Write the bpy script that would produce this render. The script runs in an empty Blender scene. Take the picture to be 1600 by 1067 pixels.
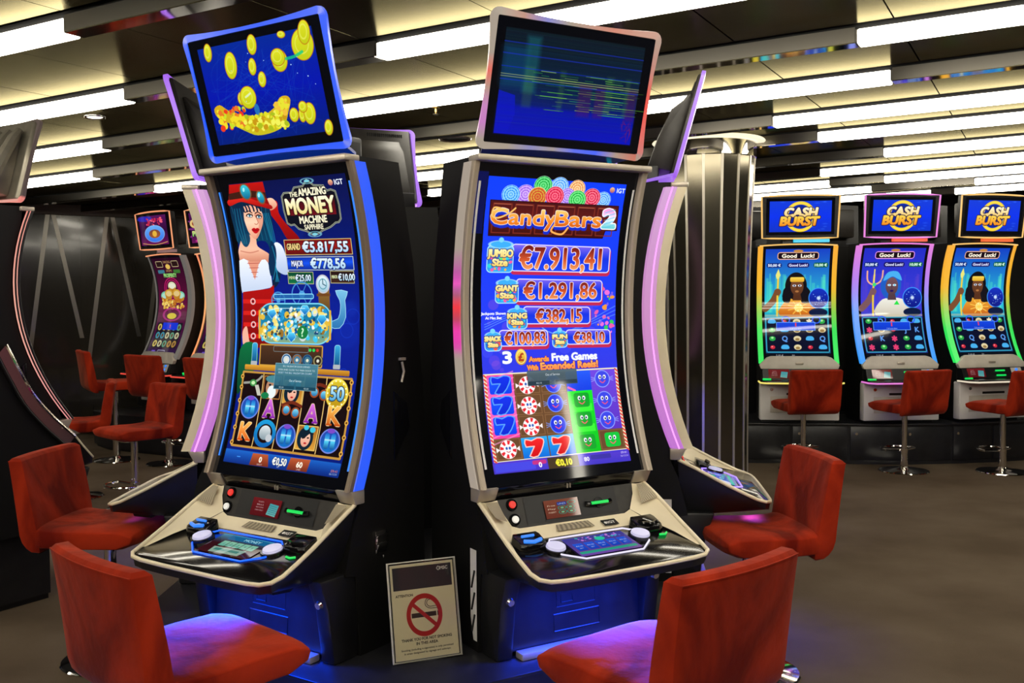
import bpy, bmesh, math, random
import numpy as np
from mathutils import Vector, Matrix

random.seed(7)
S = bpy.context.scene
COL = S.collection
R = math.radians

# ------------------------------------------------------------------ camera, world, exposure
EYE = 1.68
cam_d = bpy.data.cameras.new('camera')
cam_d.sensor_width = 36.0
cam_d.lens = 1549.57 / 1600 * 36.0
cam_d.clip_start = 0.05
cam = bpy.data.objects.new('camera', cam_d)
COL.objects.link(cam)
PITCH, ROLL = 0.047, 0.0059
cam.matrix_world = (Matrix.Translation((0, 0, EYE)) @ Matrix.Rotation(math.pi / 2 - PITCH, 4, 'X')
                    @ Matrix.Rotation(-ROLL, 4, 'Z'))
S.camera = cam
W = bpy.data.worlds.new('world')
S.world = W
W.use_nodes = True
W.node_tree.nodes['Background'].inputs[0].default_value = (0.5, 0.45, 0.38, 1)
W.node_tree.nodes['Background'].inputs[1].default_value = 0.01
S.view_settings.view_transform = 'Standard'
S.view_settings.look = 'None'
S.view_settings.gamma = 1.0
S.view_settings.use_curve_mapping = False
S.view_settings.exposure = 0.0
S.cycles.max_bounces = 8
S.cycles.sample_clamp_indirect = 4.0
STRIP = 13.0            # radiance of the lit ceiling strips
KICK = 16.0             # watts of each under-deck lamp

# ------------------------------------------------------------------ materials
def srgb(r, g, b):
    f = lambda c: (c / 255) / 12.92 if c <= 10.31 else ((c / 255 + .055) / 1.055) ** 2.4
    return (f(r), f(g), f(b))

def mat(name, col, rough=.5, metal=0.0, spec=.5, emis=None, es=0.0, coat=0.0, alpha=None, trans=0.0, sheen=0.0, aniso=0.0):
    m = bpy.data.materials.new(name)
    m.use_nodes = True
    b = m.node_tree.nodes['Principled BSDF']
    b.inputs['Base Color'].default_value = (*col, 1)
    b.inputs['Roughness'].default_value = rough
    b.inputs['Metallic'].default_value = metal
    b.inputs['Specular IOR Level'].default_value = spec
    b.inputs['Coat Weight'].default_value = coat
    b.inputs['Coat Roughness'].default_value = .05
    b.inputs['Transmission Weight'].default_value = trans
    b.inputs['Sheen Weight'].default_value = sheen
    b.inputs['Anisotropic'].default_value = aniso
    if emis:
        b.inputs['Emission Color'].default_value = (*emis, 1)
        b.inputs['Emission Strength'].default_value = es
    return m

def nodes(m):
    nt = m.node_tree
    return nt, nt.nodes['Principled BSDF']

def noise_mix(m, c0, c1, scale, detail=4, stretch=(1, 1, 1), lo=.35, hi=.65, bump=0.0, bscale=None, dist=.01, distort=0.0):
    nt, b = nodes(m)
    tc = nt.nodes.new('ShaderNodeTexCoord')
    mp = nt.nodes.new('ShaderNodeMapping')
    mp.inputs['Scale'].default_value = stretch
    nz = nt.nodes.new('ShaderNodeTexNoise')
    nz.inputs['Scale'].default_value = scale
    nz.inputs['Detail'].default_value = detail
    nz.inputs['Distortion'].default_value = distort
    rp = nt.nodes.new('ShaderNodeValToRGB')
    rp.color_ramp.elements[0].position = lo
    rp.color_ramp.elements[1].position = hi
    rp.color_ramp.elements[0].color = (*c0, 1)
    rp.color_ramp.elements[1].color = (*c1, 1)
    L = nt.links.new
    L(tc.outputs['Object'], mp.inputs[0]); L(mp.outputs[0], nz.inputs['Vector'])
    L(nz.outputs['Fac'], rp.inputs[0]); L(rp.outputs[0], b.inputs['Base Color'])
    if bump:
        n2 = nt.nodes.new('ShaderNodeTexNoise')
        n2.inputs['Scale'].default_value = bscale or scale * 8
        n2.inputs['Detail'].default_value = 3
        L(tc.outputs['Object'], n2.inputs['Vector'])
        bp = nt.nodes.new('ShaderNodeBump')
        bp.inputs['Strength'].default_value = bump
        bp.inputs['Distance'].default_value = dist
        L(n2.outputs['Fac'], bp.inputs['Height']); L(bp.outputs[0], b.inputs['Normal'])
    return m

M = {}
M['black'] = mat('black_satin', (.006, .006, .007), .38)
M['black_side'] = mat('black_textured', (.0045, .0043, .004), .55, spec=.25)
M['gloss_black'] = mat('black_gloss', (.004, .004, .005), .1, spec=.35)
M['dark_panel'] = noise_mix(mat('charcoal_plastic', (.02, .018, .015), .4), (.016, .014, .012), (.024, .021, .018), 30)
M['cream'] = noise_mix(mat('champagne_plastic', (.7, .6, .4), .35), (.78, .68, .47), (.86, .76, .54), 6)
M['silver'] = mat('satin_silver', (.50, .44, .36), .32, metal=.45)
M['pale_bezel'] = mat('pale_bezel', (.46, .39, .30), .35, metal=.25)
M['housing'] = noise_mix(mat('grey_housing', (.2, .18, .14), .33, metal=.6), (.18, .165, .13), (.23, .21, .17), 14)
M['bezel'] = mat('bronze_bezel', (.30, .235, .18), .35, metal=.55)
M['chrome'] = mat('chrome', (.85, .83, .8), .07, metal=1)
M['brushed'] = mat('brushed_steel', (.24, .225, .20), .30, metal=1)
M['grey'] = noise_mix(mat('grey_plastic', (.5, .46, .4), .45), (.47, .43, .37), (.54, .50, .43), 9)
M['lightgrey'] = noise_mix(mat('pale_grey_panel', (.7, .68, .66), .4), (.66, .64, .62), (.74, .72, .70), 7)
def clear_sheet():
    m = bpy.data.materials.new('clear_acrylic'); m.use_nodes = True; nt = m.node_tree
    nt.nodes.remove(nt.nodes['Principled BSDF']); out = nt.nodes['Material Output']
    t = nt.nodes.new('ShaderNodeBsdfTransparent'); g = nt.nodes.new('ShaderNodeBsdfGlossy'); g.inputs['Roughness'].default_value = .05
    f = nt.nodes.new('ShaderNodeFresnel'); f.inputs['IOR'].default_value = 1.45; mx = nt.nodes.new('ShaderNodeMixShader')
    t.inputs['Color'].default_value = (.97, .97, .95, 1)
    nt.links.new(f.outputs[0], mx.inputs[0]); nt.links.new(t.outputs[0], mx.inputs[1]); nt.links.new(g.outputs[0], mx.inputs[2]); nt.links.new(mx.outputs[0], out.inputs['Surface'])
    return m
M['acrylic'] = clear_sheet()
M['carpet'] = noise_mix(mat('carpet', (.06, .055, .05), .95, spec=.1), (.082, .058, .036), (.128, .096, .064), 1.3, 8, (1, 1, 1), .35, .66, .5, 260, .004)
M['plinth'] = noise_mix(mat('plinth_laminate', (.012, .012, .014), .3), (.010, .010, .012), (.016, .016, .018), 12)
M['velvet'] = mat('rust_velvet', (.3, .03, .01), .85, sheen=.16, spec=.08)
noise_mix(M['velvet'], (.13, .0060, .0018), (.37, .026, .006), 3.6, 6, (1.0, 1.0, .5), .38, .60, .35, 14, .012, .9)
nodes(M['velvet'])[1].inputs['Sheen Tint'].default_value = (1, .45, .3, 1)
nodes(M['velvet'])[1].inputs['Sheen Roughness'].default_value = .4
M['wall'] = noise_mix(mat('dark_lacquer', (.02, .018, .015), .13, coat=.3), (.016, .014, .011), (.026, .023, .018), 3, 4, (1, 1, .05))
M['fascia'] = mat('brown_fascia', (.075, .06, .05), .5)
M['wall_plain'] = noise_mix(mat('dark_wall', (.015, .013, .012), .5), (.012, .011, .010), (.02, .018, .016), 2)
M['mirror_dark'] = mat('smoked_mirror', (.14, .125, .09), .11, metal=.9)
M['rib'] = mat('pale_rib', (.52, .48, .40), .3, metal=.6)
M['gap'] = mat('ceiling_void', (.006, .006, .006), .8)
M['strip'] = mat('strip_diffuser', (.8, .8, .75), .5, emis=(1.0, .93, .78), es=STRIP)
M['lamp_white'] = mat('lamp_diffuser', (.8, .8, .75), .5, emis=(1.0, .9, .7), es=4.0)

def panel_metal():
    m = bpy.data.materials.new('bronze_ceiling_metal'); m.use_nodes = True
    nt = m.node_tree; nt.nodes.remove(nt.nodes['Principled BSDF']); L = nt.links.new
    g = nt.nodes.new('ShaderNodeBsdfAnisotropic'); g.inputs['Color'].default_value = (.17, .151, .088, 1)
    g.inputs['Roughness'].default_value = .27; g.inputs['Anisotropy'].default_value = .6
    d = nt.nodes.new('ShaderNodeBsdfDiffuse'); d.inputs['Color'].default_value = (.10, .09, .065, 1)
    mx = nt.nodes.new('ShaderNodeMixShader'); mx.inputs[0].default_value = .9
    tg = nt.nodes.new('ShaderNodeTangent'); tg.direction_type = 'UV_MAP'
    tc = nt.nodes.new('ShaderNodeTexCoord'); nz = nt.nodes.new('ShaderNodeTexNoise'); nz.inputs['Scale'].default_value = 1.6
    bp = nt.nodes.new('ShaderNodeBump'); bp.inputs['Strength'].default_value = .05; bp.inputs['Distance'].default_value = .05
    L(tc.outputs['Object'], nz.inputs['Vector']); L(nz.outputs['Fac'], bp.inputs['Height']); L(bp.outputs[0], g.inputs['Normal'])
    L(tg.outputs[0], g.inputs['Tangent']); L(d.outputs[0], mx.inputs[1]); L(g.outputs[0], mx.inputs[2]); L(mx.outputs[0], nt.nodes['Material Output'].inputs['Surface'])
    return m
M['panel'] = panel_metal()

def led_mat():
    m = mat('led_acrylic', (.05, .048, .045), .3)
    nt, b = nodes(m)
    at = nt.nodes.new('ShaderNodeAttribute'); at.attribute_name = 'led'
    nt.links.new(at.outputs['Color'], b.inputs['Emission Color'])
    b.inputs['Emission Strength'].default_value = 1.0
    return m
M['led'] = led_mat()

def perforated():
    m = mat('perforated_speaker', (.42, .36, .25), .4, metal=.3)
    nt, b = nodes(m)
    uv = nt.nodes.new('ShaderNodeTexCoord')
    vo = nt.nodes.new('ShaderNodeTexVoronoi'); vo.inputs['Scale'].default_value = 1.0; vo.inputs['Randomness'].default_value = 0.0
    mp = nt.nodes.new('ShaderNodeMapping'); mp.inputs['Scale'].default_value = (8, 22, 1)
    rp = nt.nodes.new('ShaderNodeValToRGB'); rp.color_ramp.interpolation = 'CONSTANT'
    rp.color_ramp.elements[0].color = (.03, .025, .02, 1); rp.color_ramp.elements[1].color = (.46, .39, .27, 1)
    rp.color_ramp.elements[1].position = .3
    L = nt.links.new
    L(uv.outputs['UV'], mp.inputs[0]); L(mp.outputs[0], vo.inputs['Vector']); L(vo.outputs['Distance'], rp.inputs[0]); L(rp.outputs[0], b.inputs['Base Color'])
    return m
M['perf'] = perforated()

def glow(name, col, es):
    return mat(name, (.02, .02, .02), .3, emis=col, es=es)
M['g_blue'] = glow('blue_led', (.0, .10, 1.0), 1.6)
M['g_ice'] = glow('ice_led', (.03, .25, 1.0), 1.0)
M['g_white'] = glow('white_led', (.85, .8, 1.0), 1.0)
M['g_violet'] = glow('violet_led', (.35, .22, 1.0), 1.6)
M['g_green'] = glow('green_led', (.0, .75, .10), 1.0)
M['g_red'] = glow('red_led', (.9, .03, .02), .9)
M['g_cyan'] = glow('cyan_led', (.0, .7, .9), 1.0)
M['g_lilac'] = mat('lilac_button', (.6, .6, .75), .3, emis=(.5, .5, .85), es=.45)
M['g_button'] = mat('white_button', (.8, .8, .78), .3, emis=(1, 1, .95), es=.3)
M['white_print'] = mat('white_print', (.8, .8, .8), .4)

# ------------------------------------------------------------------ mesh helpers
class MB:
    def __init__(s):
        s.v = []; s.f = []; s.uv = {}; s.c = {}
    def add(s, vs, fs, uvs=None, cols=None):
        n = len(s.v)
        s.v += [tuple(v) for v in vs]
        s.f += [tuple(i + n for i in f) for f in fs]
        if uvs:
            for i, u in enumerate(uvs): s.uv[n + i] = u
        if cols:
            for i, c in enumerate(cols): s.c[n + i] = c
        return s
    def box(s, c, d):
        x, y, z = c; a, b, e = d[0] / 2, d[1] / 2, d[2] / 2
        return s.add([(x - a, y - b, z - e), (x + a, y - b, z - e), (x + a, y + b, z - e), (x - a, y + b, z - e),
                      (x - a, y - b, z + e), (x + a, y - b, z + e), (x + a, y + b, z + e), (x - a, y + b, z + e)],
                     [(0, 3, 2, 1), (4, 5, 6, 7), (0, 1, 5, 4), (1, 2, 6, 5), (2, 3, 7, 6), (3, 0, 4, 7)])
    def prism(s, yz, x0, x1):
        n = len(yz)
        s.add([(x0, y, z) for y, z in yz] + [(x1, y, z) for y, z in yz],
              [tuple(range(n)), tuple(range(2 * n - 1, n - 1, -1))] + [(i, i + n, (i + 1) % n + n, (i + 1) % n) for i in range(n)])
        return s
    def prism_xy(s, xy, z0, z1):
        n = len(xy)
        s.add([(x, y, z0) for x, y in xy] + [(x, y, z1) for x, y in xy],
              [tuple(range(n - 1, -1, -1)), tuple(range(n, 2 * n))] + [(i, (i + 1) % n, (i + 1) % n + n, i + n) for i in range(n)])
        return s
    def grid(s, rows, uv=True, cols=None, flip=False):
        h, w = len(rows), len(rows[0])
        vs = [p for r in rows for p in r]
        fs = []
        for j in range(h - 1):
            for i in range(w - 1):
                q = (j * w + i, j * w + i + 1, (j + 1) * w + i + 1, (j + 1) * w + i)
                fs.append(q[::-1] if flip else q)
        uvs = [(i / (w - 1), 1 - j / (h - 1)) for j in range(h) for i in range(w)] if uv else None
        cc = [c for r in cols for c in r] if cols else None
        return s.add(vs, fs, uvs, cc)
    def tube(s, pts, r, n=8, closed=False, cap=True, col=None):
        P = [Vector(p) for p in pts]; k = len(P); rings = []
        up = Vector((0, 0, 1)); N = None
        for i in range(k):
            a = P[(i - 1) % k] if (closed or i) else P[0]
            b = P[(i + 1) % k] if (closed or i < k - 1) else P[-1]
            t = (b - a).normalized()
            if N is None:
                N = t.cross(up)
                if N.length < .05: N = t.cross(Vector((1, 0, 0)))
            N = (N - t * N.dot(t)).normalized(); B = t.cross(N)
            rr = r[i] if isinstance(r, (list, tuple)) else r
            rings.append([tuple(P[i] + (N * math.cos(2 * math.pi * j / n) + B * math.sin(2 * math.pi * j / n)) * rr) for j in range(n)])
        fs = []
        for i in range(k if closed else k - 1):
            for j in range(n):
                i2 = (i + 1) % k
                fs.append((i * n + j, i2 * n + j, i2 * n + (j + 1) % n, i * n + (j + 1) % n))
        if cap and not closed:
            fs.append(tuple(range(n))); fs.append(tuple(range(k * n - 1, (k - 1) * n - 1, -1)))
        vs = [p for q in rings for p in q]
        return s.add(vs, fs, None, [col] * len(vs) if col else None)
    def lathe(s, prof, n=24, o=(0, 0, 0)):
        k = len(prof)
        vs = [(o[0] + r * math.cos(2 * math.pi * j / n), o[1] + r * math.sin(2 * math.pi * j / n), o[2] + z) for r, z in prof for j in range(n)]
        fs = [(i * n + j, i * n + (j + 1) % n, (i + 1) * n + (j + 1) % n, (i + 1) * n + j) for i in range(k - 1) for j in range(n)]
        fs.append(tuple(range(n - 1, -1, -1))); fs.append(tuple(range((k - 1) * n, k * n)))
        return s.add(vs, fs)
    def cyl(s, c, axis, r, h, n=16, r2=None):
        A = Vector(axis).normalized(); T = A.orthogonal().normalized(); B = A.cross(T); c = Vector(c)
        r2 = r if r2 is None else r2
        vs = [tuple(c + (T * math.cos(2 * math.pi * j / n) + B * math.sin(2 * math.pi * j / n)) * q + A * d) for q, d in ((r, 0), (r2, h)) for j in range(n)]
        fs = [(j, (j + 1) % n, n + (j + 1) % n, n + j) for j in range(n)] + [tuple(range(n - 1, -1, -1)), tuple(range(n, 2 * n))]
        return s.add(vs, fs)
    def build(s, name, m, parent=None, bevel=0.0, seg=2, smooth=35, fix=True, xf=None):
        me = bpy.data.meshes.new(name)
        vs = [tuple(xf @ Vector(v)) for v in s.v] if xf else s.v
        me.from_pydata(vs, [], s.f)
        if s.uv:
            lay = me.uv_layers.new(name='UVMap')
            for l in me.loops: lay.data[l.index].uv = s.uv.get(l.vertex_index, (0, 0))
        if s.c:
            at = me.color_attributes.new('led', 'FLOAT_COLOR', 'POINT')
            for i in range(len(vs)): at.data[i].color = (*s.c.get(i, (0, 0, 0)), 1)
        if fix or bevel:
            bm = bmesh.new(); bm.from_mesh(me)
            if fix: bmesh.ops.recalc_face_normals(bm, faces=bm.faces[:])
            if bevel:
                es = [e for e in bm.edges if len(e.link_faces) == 2 and e.calc_face_angle(0) > .5]
                bmesh.ops.bevel(bm, geom=es, offset=bevel, segments=seg, profile=.5, affect='EDGES', clamp_overlap=True)
            bm.to_mesh(me); bm.free()
        me.materials.append(m)
        if smooth:
            me.polygons.foreach_set('use_smooth', [True] * len(me.polygons))
            me.set_sharp_from_angle(angle=R(smooth))
        o = bpy.data.objects.new(name, me); COL.objects.link(o)
        if parent: o.parent = parent
        return o

def tag(o, label=None, cat=None, group=None, kind=None):
    if label: o['label'] = label
    if cat: o['category'] = cat
    if group: o['group'] = group
    if kind: o['kind'] = kind
    return o

def empty(name, loc=(0, 0, 0), rz=0.0):
    o = bpy.data.objects.new(name, None); COL.objects.link(o)
    o.location = loc; o.rotation_euler = (0, 0, rz); o.empty_display_size = .1
    return o

def copy_tree(o, parent=None):
    c = o.copy(); COL.objects.link(c)
    if parent: c.parent = parent
    for ch in list(o.children): copy_tree(ch, c)
    return c

def lerp(a, b, t): return tuple(x + (y - x) * t for x, y in zip(a, b))

def ramp(stops, t):
    if t <= stops[0][0]: return stops[0][1]
    for (t0, c0), (t1, c1) in zip(stops, stops[1:]):
        if t <= t1: return lerp(c0, c1, (t - t0) / max(1e-6, t1 - t0))
    return stops[-1][1]

# ------------------------------------------------------------------ painter for the lit screens and the printed sign
_tc = {}
def glyphs(s):
    """triangles of a line of text, in em units"""
    if s not in _tc:
        cu = bpy.data.curves.new('lettering', 'FONT'); cu.body = s; cu.size = 1.0
        cu.resolution_u = 3
        ob = bpy.data.objects.new('lettering', cu); COL.objects.link(ob)
        dg = bpy.context.evaluated_depsgraph_get(); dg.update()
        me = bpy.data.meshes.new_from_object(ob.evaluated_get(dg))
        me.calc_loop_triangles()
        V = np.array([v.co[:2] for v in me.vertices]) if len(me.vertices) else np.zeros((1, 2))
        T = np.array([t.vertices[:] for t in me.loop_triangles], int)
        _tc[s] = V[T] if len(T) else np.zeros((0, 3, 2))
        bpy.data.objects.remove(ob); bpy.data.curves.remove(cu); bpy.data.meshes.remove(me)
    return _tc[s]

def smooth_pts(pts, n=5, closed=True):
    P = np.array(pts, float); k = len(P); out = []
    for i in range(k if closed else k - 1):
        p0, p1, p2, p3 = (P[(i - 1) % k] if closed or i else P[0]), P[i], P[(i + 1) % k], (P[(i + 2) % k] if closed or i + 2 < k else P[-1])
        for j in range(n):
            t = j / n
            out.append(.5 * (2 * p1 + (p2 - p0) * t + (2 * p0 - 5 * p1 + 4 * p2 - p3) * t * t + (3 * p1 - p0 - 3 * p2 + p3) * t ** 3))
    if not closed: out.append(P[-1])
    return np.array(out)

def dilate(m, r):
    r = int(math.ceil(r)); out = m.copy()
    for dy in range(-r, r + 1):
        for dx in range(-r, r + 1):
            if dx * dx + dy * dy <= r * r + .3 and (dx or dy):
                out = np.maximum(out, np.roll(np.roll(m, dy, 0), dx, 1))
    return out

class Art:
    def __init__(s, w, h, bg=(0, 0, 0)):
        s.w, s.h = w, h
        s.a = np.zeros((h, w, 3), np.float32); s.a[:] = np.array(bg) / 255
    def put(s, m, x0, y0, col, a=1.0, mode='n'):
        h, w = m.shape
        X0, Y0, X1, Y1 = max(0, x0), max(0, y0), min(s.w, x0 + w), min(s.h, y0 + h)
        if X1 <= X0 or Y1 <= Y0: return s
        k = (m[Y0 - y0:Y1 - y0, X0 - x0:X1 - x0] * a)[..., None]
        if isinstance(col, np.ndarray) and col.ndim == 3: c = col[Y0 - y0:Y1 - y0, X0 - x0:X1 - x0]
        else: c = np.array(col, np.float32) / 255
        t = s.a[Y0:Y1, X0:X1]
        s.a[Y0:Y1, X0:X1] = t + k * c if mode == 'add' else t * (1 - k) + c * k
        return s
    def _c(s, col, h, w):
        """col may be (top, bottom): a vertical blend"""
        if isinstance(col[0], (tuple, list)):
            t = np.linspace(0, 1, max(h, 2))[:h, None, None]
            if len(col) == 2: g = np.array(col[0]) * (1 - t) + np.array(col[1]) * t
            else: g = np.where(t < .5, np.array(col[0]) * (1 - 2 * t) + np.array(col[1]) * 2 * t, np.array(col[1]) * (2 - 2 * t) + np.array(col[2]) * (2 * t - 1))
            return (np.repeat(g, w, 1) / 255).astype(np.float32)
        return col
    def ell(s, cx, cy, rx, ry=None, col=(255, 255, 255), rot=0, a=1.0, soft=1.0, ring=0, mode='n'):
        ry = rx if ry is None else ry
        q = max(rx, ry) + soft + ring + 2
        x0, y0, n = int(cx - q), int(cy - q), int(2 * q + 2)
        y, x = np.mgrid[0:n, 0:n]; x = x + x0 + .5 - cx; y = y + y0 + .5 - cy
        c, d = math.cos(rot), math.sin(rot)
        u, v = x * c + y * d, -x * d + y * c
        r = np.sqrt((u / rx) ** 2 + (v / ry) ** 2); dist = (r - 1) * min(rx, ry)
        if ring: dist = np.abs(dist) - ring / 2
        return s.put(np.clip(.5 - dist / soft, 0, 1), x0, y0, s._c(col, n, n), a, mode)
    def rect(s, x0, y0, x1, y1, col, r=0, a=1.0, ring=0, soft=1.0, mode='n', k=0.0):
        """rounded rectangle; k shears it (down per pixel right)"""
        pad = int(ring + soft + 2 + abs(k) * (x1 - x0)); X0, Y0 = int(x0) - pad, int(y0) - pad
        w, h = int(x1 - x0) + 2 * pad + 2, int(y1 - y0) + 2 * pad + 2
        y, x = np.mgrid[0:h, 0:w]; x = x + X0 + .5; y = y + Y0 + .5 - k * (x - x0)
        dx = np.abs(x - (x0 + x1) / 2) - (x1 - x0) / 2 + r; dy = np.abs(y - (y0 + y1) / 2) - (y1 - y0) / 2 + r
        d = np.hypot(np.maximum(dx, 0), np.maximum(dy, 0)) + np.minimum(np.maximum(dx, dy), 0) - r
        if ring: d = np.abs(d + ring / 2) - ring / 2
        return s.put(np.clip(.5 - d / soft, 0, 1), X0, Y0, s._c(col, h, w), a, mode)
    def poly(s, pts, col, a=1.0, sm=0, ol=None, olw=2, mode='n'):
        P = smooth_pts(pts, sm) if sm else np.array(pts, float)
        x0, y0 = int(P[:, 0].min()) - 2, int(P[:, 1].min()) - 2
        w, h = int(P[:, 0].max()) - x0 + 3, int(P[:, 1].max()) - y0 + 3
        q = 2
        yy = (np.arange(h * q) + .5) / q + y0; xx = (np.arange(w * q) + .5) / q + x0
        m = np.zeros((h * q, w * q), bool)
        A, B = P, np.roll(P, -1, 0)
        for (ax, ay), (bx, by) in zip(A, B):
            if ay == by: continue
            lo, hi = min(ay, by), max(ay, by)
            j = np.where((yy >= lo) & (yy < hi))[0]
            if not len(j): continue
            xi = ax + (yy[j] - ay) * (bx - ax) / (by - ay)
            m[j] ^= xx[None, :] < xi[:, None]
        mm = m.reshape(h, q, w, q).mean((1, 3)).astype(np.float32)
        s.put(mm, x0, y0, s._c(col, h, w), a, mode)
        if ol: s.line(np.vstack([P, P[:1]]), olw, ol)
        return s
    def line(s, pts, wd, col, a=1.0, sm=0, soft=1.0, mode='n'):
        P = smooth_pts(pts, sm, False) if sm else np.array(pts, float)
        pad = wd + soft + 2
        x0, y0 = int(P[:, 0].min() - pad), int(P[:, 1].min() - pad)
        w, h = int(P[:, 0].max() + pad) - x0 + 1, int(P[:, 1].max() + pad) - y0 + 1
        y, x = np.mgrid[0:h, 0:w].astype(np.float32); x += x0 + .5; y += y0 + .5
        d = np.full((h, w), 1e9, np.float32)
        for (ax, ay), (bx, by) in zip(P[:-1], P[1:]):
            vx, vy = bx - ax, by - ay; q = vx * vx + vy * vy
            t = np.clip(((x - ax) * vx + (y - ay) * vy) / q, 0, 1) if q > 0 else 0
            d = np.minimum(d, np.hypot(x - ax - t * vx, y - ay - t * vy))
        return s.put(np.clip(.5 - (d - wd / 2) / soft, 0, 1), x0, y0, s._c(col, h, w), a, mode)
    def text(s, t, cx, cy, h, col, w=None, ol=None, olw=0, bold=0.0, shear=0.0, rot=0.0, align='c', a=1.0):
        """cx, cy: centre of the word's box; h: cap height in px; w: fit to this width"""
        T = glyphs(t).copy()
        if not len(T): return s
        mn, mx = T.reshape(-1, 2).min(0), T.reshape(-1, 2).max(0)
        capT = glyphs('H').reshape(-1, 2)[:, 1].max()
        sy = h / capT; sx = w / (mx[0] - mn[0]) if w else sy
        tx = (T[..., 0] - (mn[0] + mx[0]) / 2) * sx; ty = -(T[..., 1] - capT / 2) * sy
        tx = tx - ty * shear
        c, d = math.cos(rot), math.sin(rot)
        X, Y = tx * c - ty * d, tx * d + ty * c
        if align == 'l': X = X + (mx[0] - mn[0]) * sx / 2
        X = X + cx; Y = Y + cy
        pad = int(olw + bold + 3)
        x0, y0 = int(X.min()) - pad, int(Y.min()) - pad
        w_, h_ = int(X.max()) - x0 + pad + 2, int(Y.max()) - y0 + pad + 2
        q = 3
        m = np.zeros((h_ * q, w_ * q), bool)
        Xs, Ys = (X - x0) * q, (Y - y0) * q
        for (ax, bx, ex), (ay, by, ey) in zip(Xs, Ys):
            i0, i1 = int(min(ax, bx, ex)), int(max(ax, bx, ex)) + 2
            j0, j1 = int(min(ay, by, ey)), int(max(ay, by, ey)) + 2
            gy, gx = np.mgrid[j0:j1, i0:i1]; gx = gx + .5; gy = gy + .5
            e0 = (bx - ax) * (gy - ay) - (by - ay) * (gx - ax)
            e1 = (ex - bx) * (gy - by) - (ey - by) * (gx - bx)
            e2 = (ax - ex) * (gy - ey) - (ay - ey) * (gx - ex)
            sub = m[j0:j1, i0:i1]
            k = ((e0 >= 0) & (e1 >= 0) & (e2 >= 0)) | ((e0 <= 0) & (e1 <= 0) & (e2 <= 0))
            sub |= k[:sub.shape[0], :sub.shape[1]]
        m = m.astype(np.float32)
        if bold: m = dilate(m, bold * q)
        if ol and olw:
            mo = dilate(m, olw * q).reshape(h_, q, w_, q).mean((1, 3))
            s.put(mo, x0, y0, s._c(ol, h_, w_), a)
        m = m.reshape(h_, q, w_, q).mean((1, 3))
        return s.put(m, x0, y0, s._c(col, h_, w_), a)
    def speckle(s, x0, y0, x1, y1, n, cols, r=(1, 4), a=1.0, rng=random):
        for _ in range(n):
            rr = rng.uniform(*r)
            s.ell(rng.uniform(x0, x1), rng.uniform(y0, y1), rr, rr * rng.uniform(.6, 1), rng.choice(cols), rng.uniform(0, 3), a)
        return s
    def image(s, name):
        im = bpy.data.images.new(name, s.w, s.h, alpha=False)
        px = np.ones((s.h, s.w, 4), np.float32); px[..., :3] = np.clip(s.a[::-1], 0, 1)
        im.pixels.foreach_set(px.ravel()); im.update(); im.pack()
        return im

def screen_mat(name, im, es=1.0, rough=.05):
    m = mat(name, (.003, .003, .004), rough, spec=.5)
    nt, b = nodes(m)
    t = nt.nodes.new('ShaderNodeTexImage'); t.image = im; t.extension = 'EXTEND'
    nt.links.new(t.outputs['Color'], b.inputs['Emission Color'])
    b.inputs['Emission Strength'].default_value = es
    return m

def print_mat(name, im):
    m = mat(name, (.8, .8, .8), .5)
    nt, b = nodes(m)
    t = nt.nodes.new('ShaderNodeTexImage'); t.image = im; t.extension = 'EXTEND'
    nt.links.new(t.outputs['Color'], b.inputs['Base Color'])
    return m
# ------------------------------------------------------------------ the room
E1 = Vector((.8776, -.4794, .8776 * .02 + .4794 * .005)).normalized()      # along the light strips
E2 = Vector((.4794, .8776, .4794 * .02 - .8776 * .005)); E2 = (E2 - E1 * E2.dot(E1)).normalized()
E3 = E1.cross(E2)
CX = Matrix(((E1.x, E2.x, E3.x, 0), (E1.y, E2.y, E3.y, 5), (E1.z, E2.z, E3.z, 2.87), (0, 0, 0, 1)))

fl = MB().grid([[(-9, -7, 0), (9, -7, 0)], [(-9, 17, 0), (9, 17, 0)]], flip=True).build('floor', M['carpet'], fix=False)
tag(fl, kind='structure')
ceil = MB().box((0, 0, .16), (22, 28, .04)).build('ceiling', M['gap'], xf=None)
ceil.matrix_world = CX; tag(ceil, kind='structure')
for nm, a, b, in (('wall_back', (-9, 16.5), (9, 16.5)), ('wall_right', (8.6, 17), (8.6, -7)), ('wall_front', (9, -6.6), (-9, -6.6)), ('wall_left_side', (-8.6, -7), (-8.6, 17))):
    dx, dy = b[0] - a[0], b[1] - a[1]; L = math.hypot(dx, dy)
    w = MB().box((0, 0, 0), (L, .1, 3.4)).build(nm if nm != 'wall_left_side' else 'wall_side', M['wall_plain'])
    w.location = ((a[0] + b[0]) / 2, (a[1] + b[1]) / 2, 1.7); w.rotation_euler = (0, 0, math.atan2(dy, dx)); tag(w, kind='structure')

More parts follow.
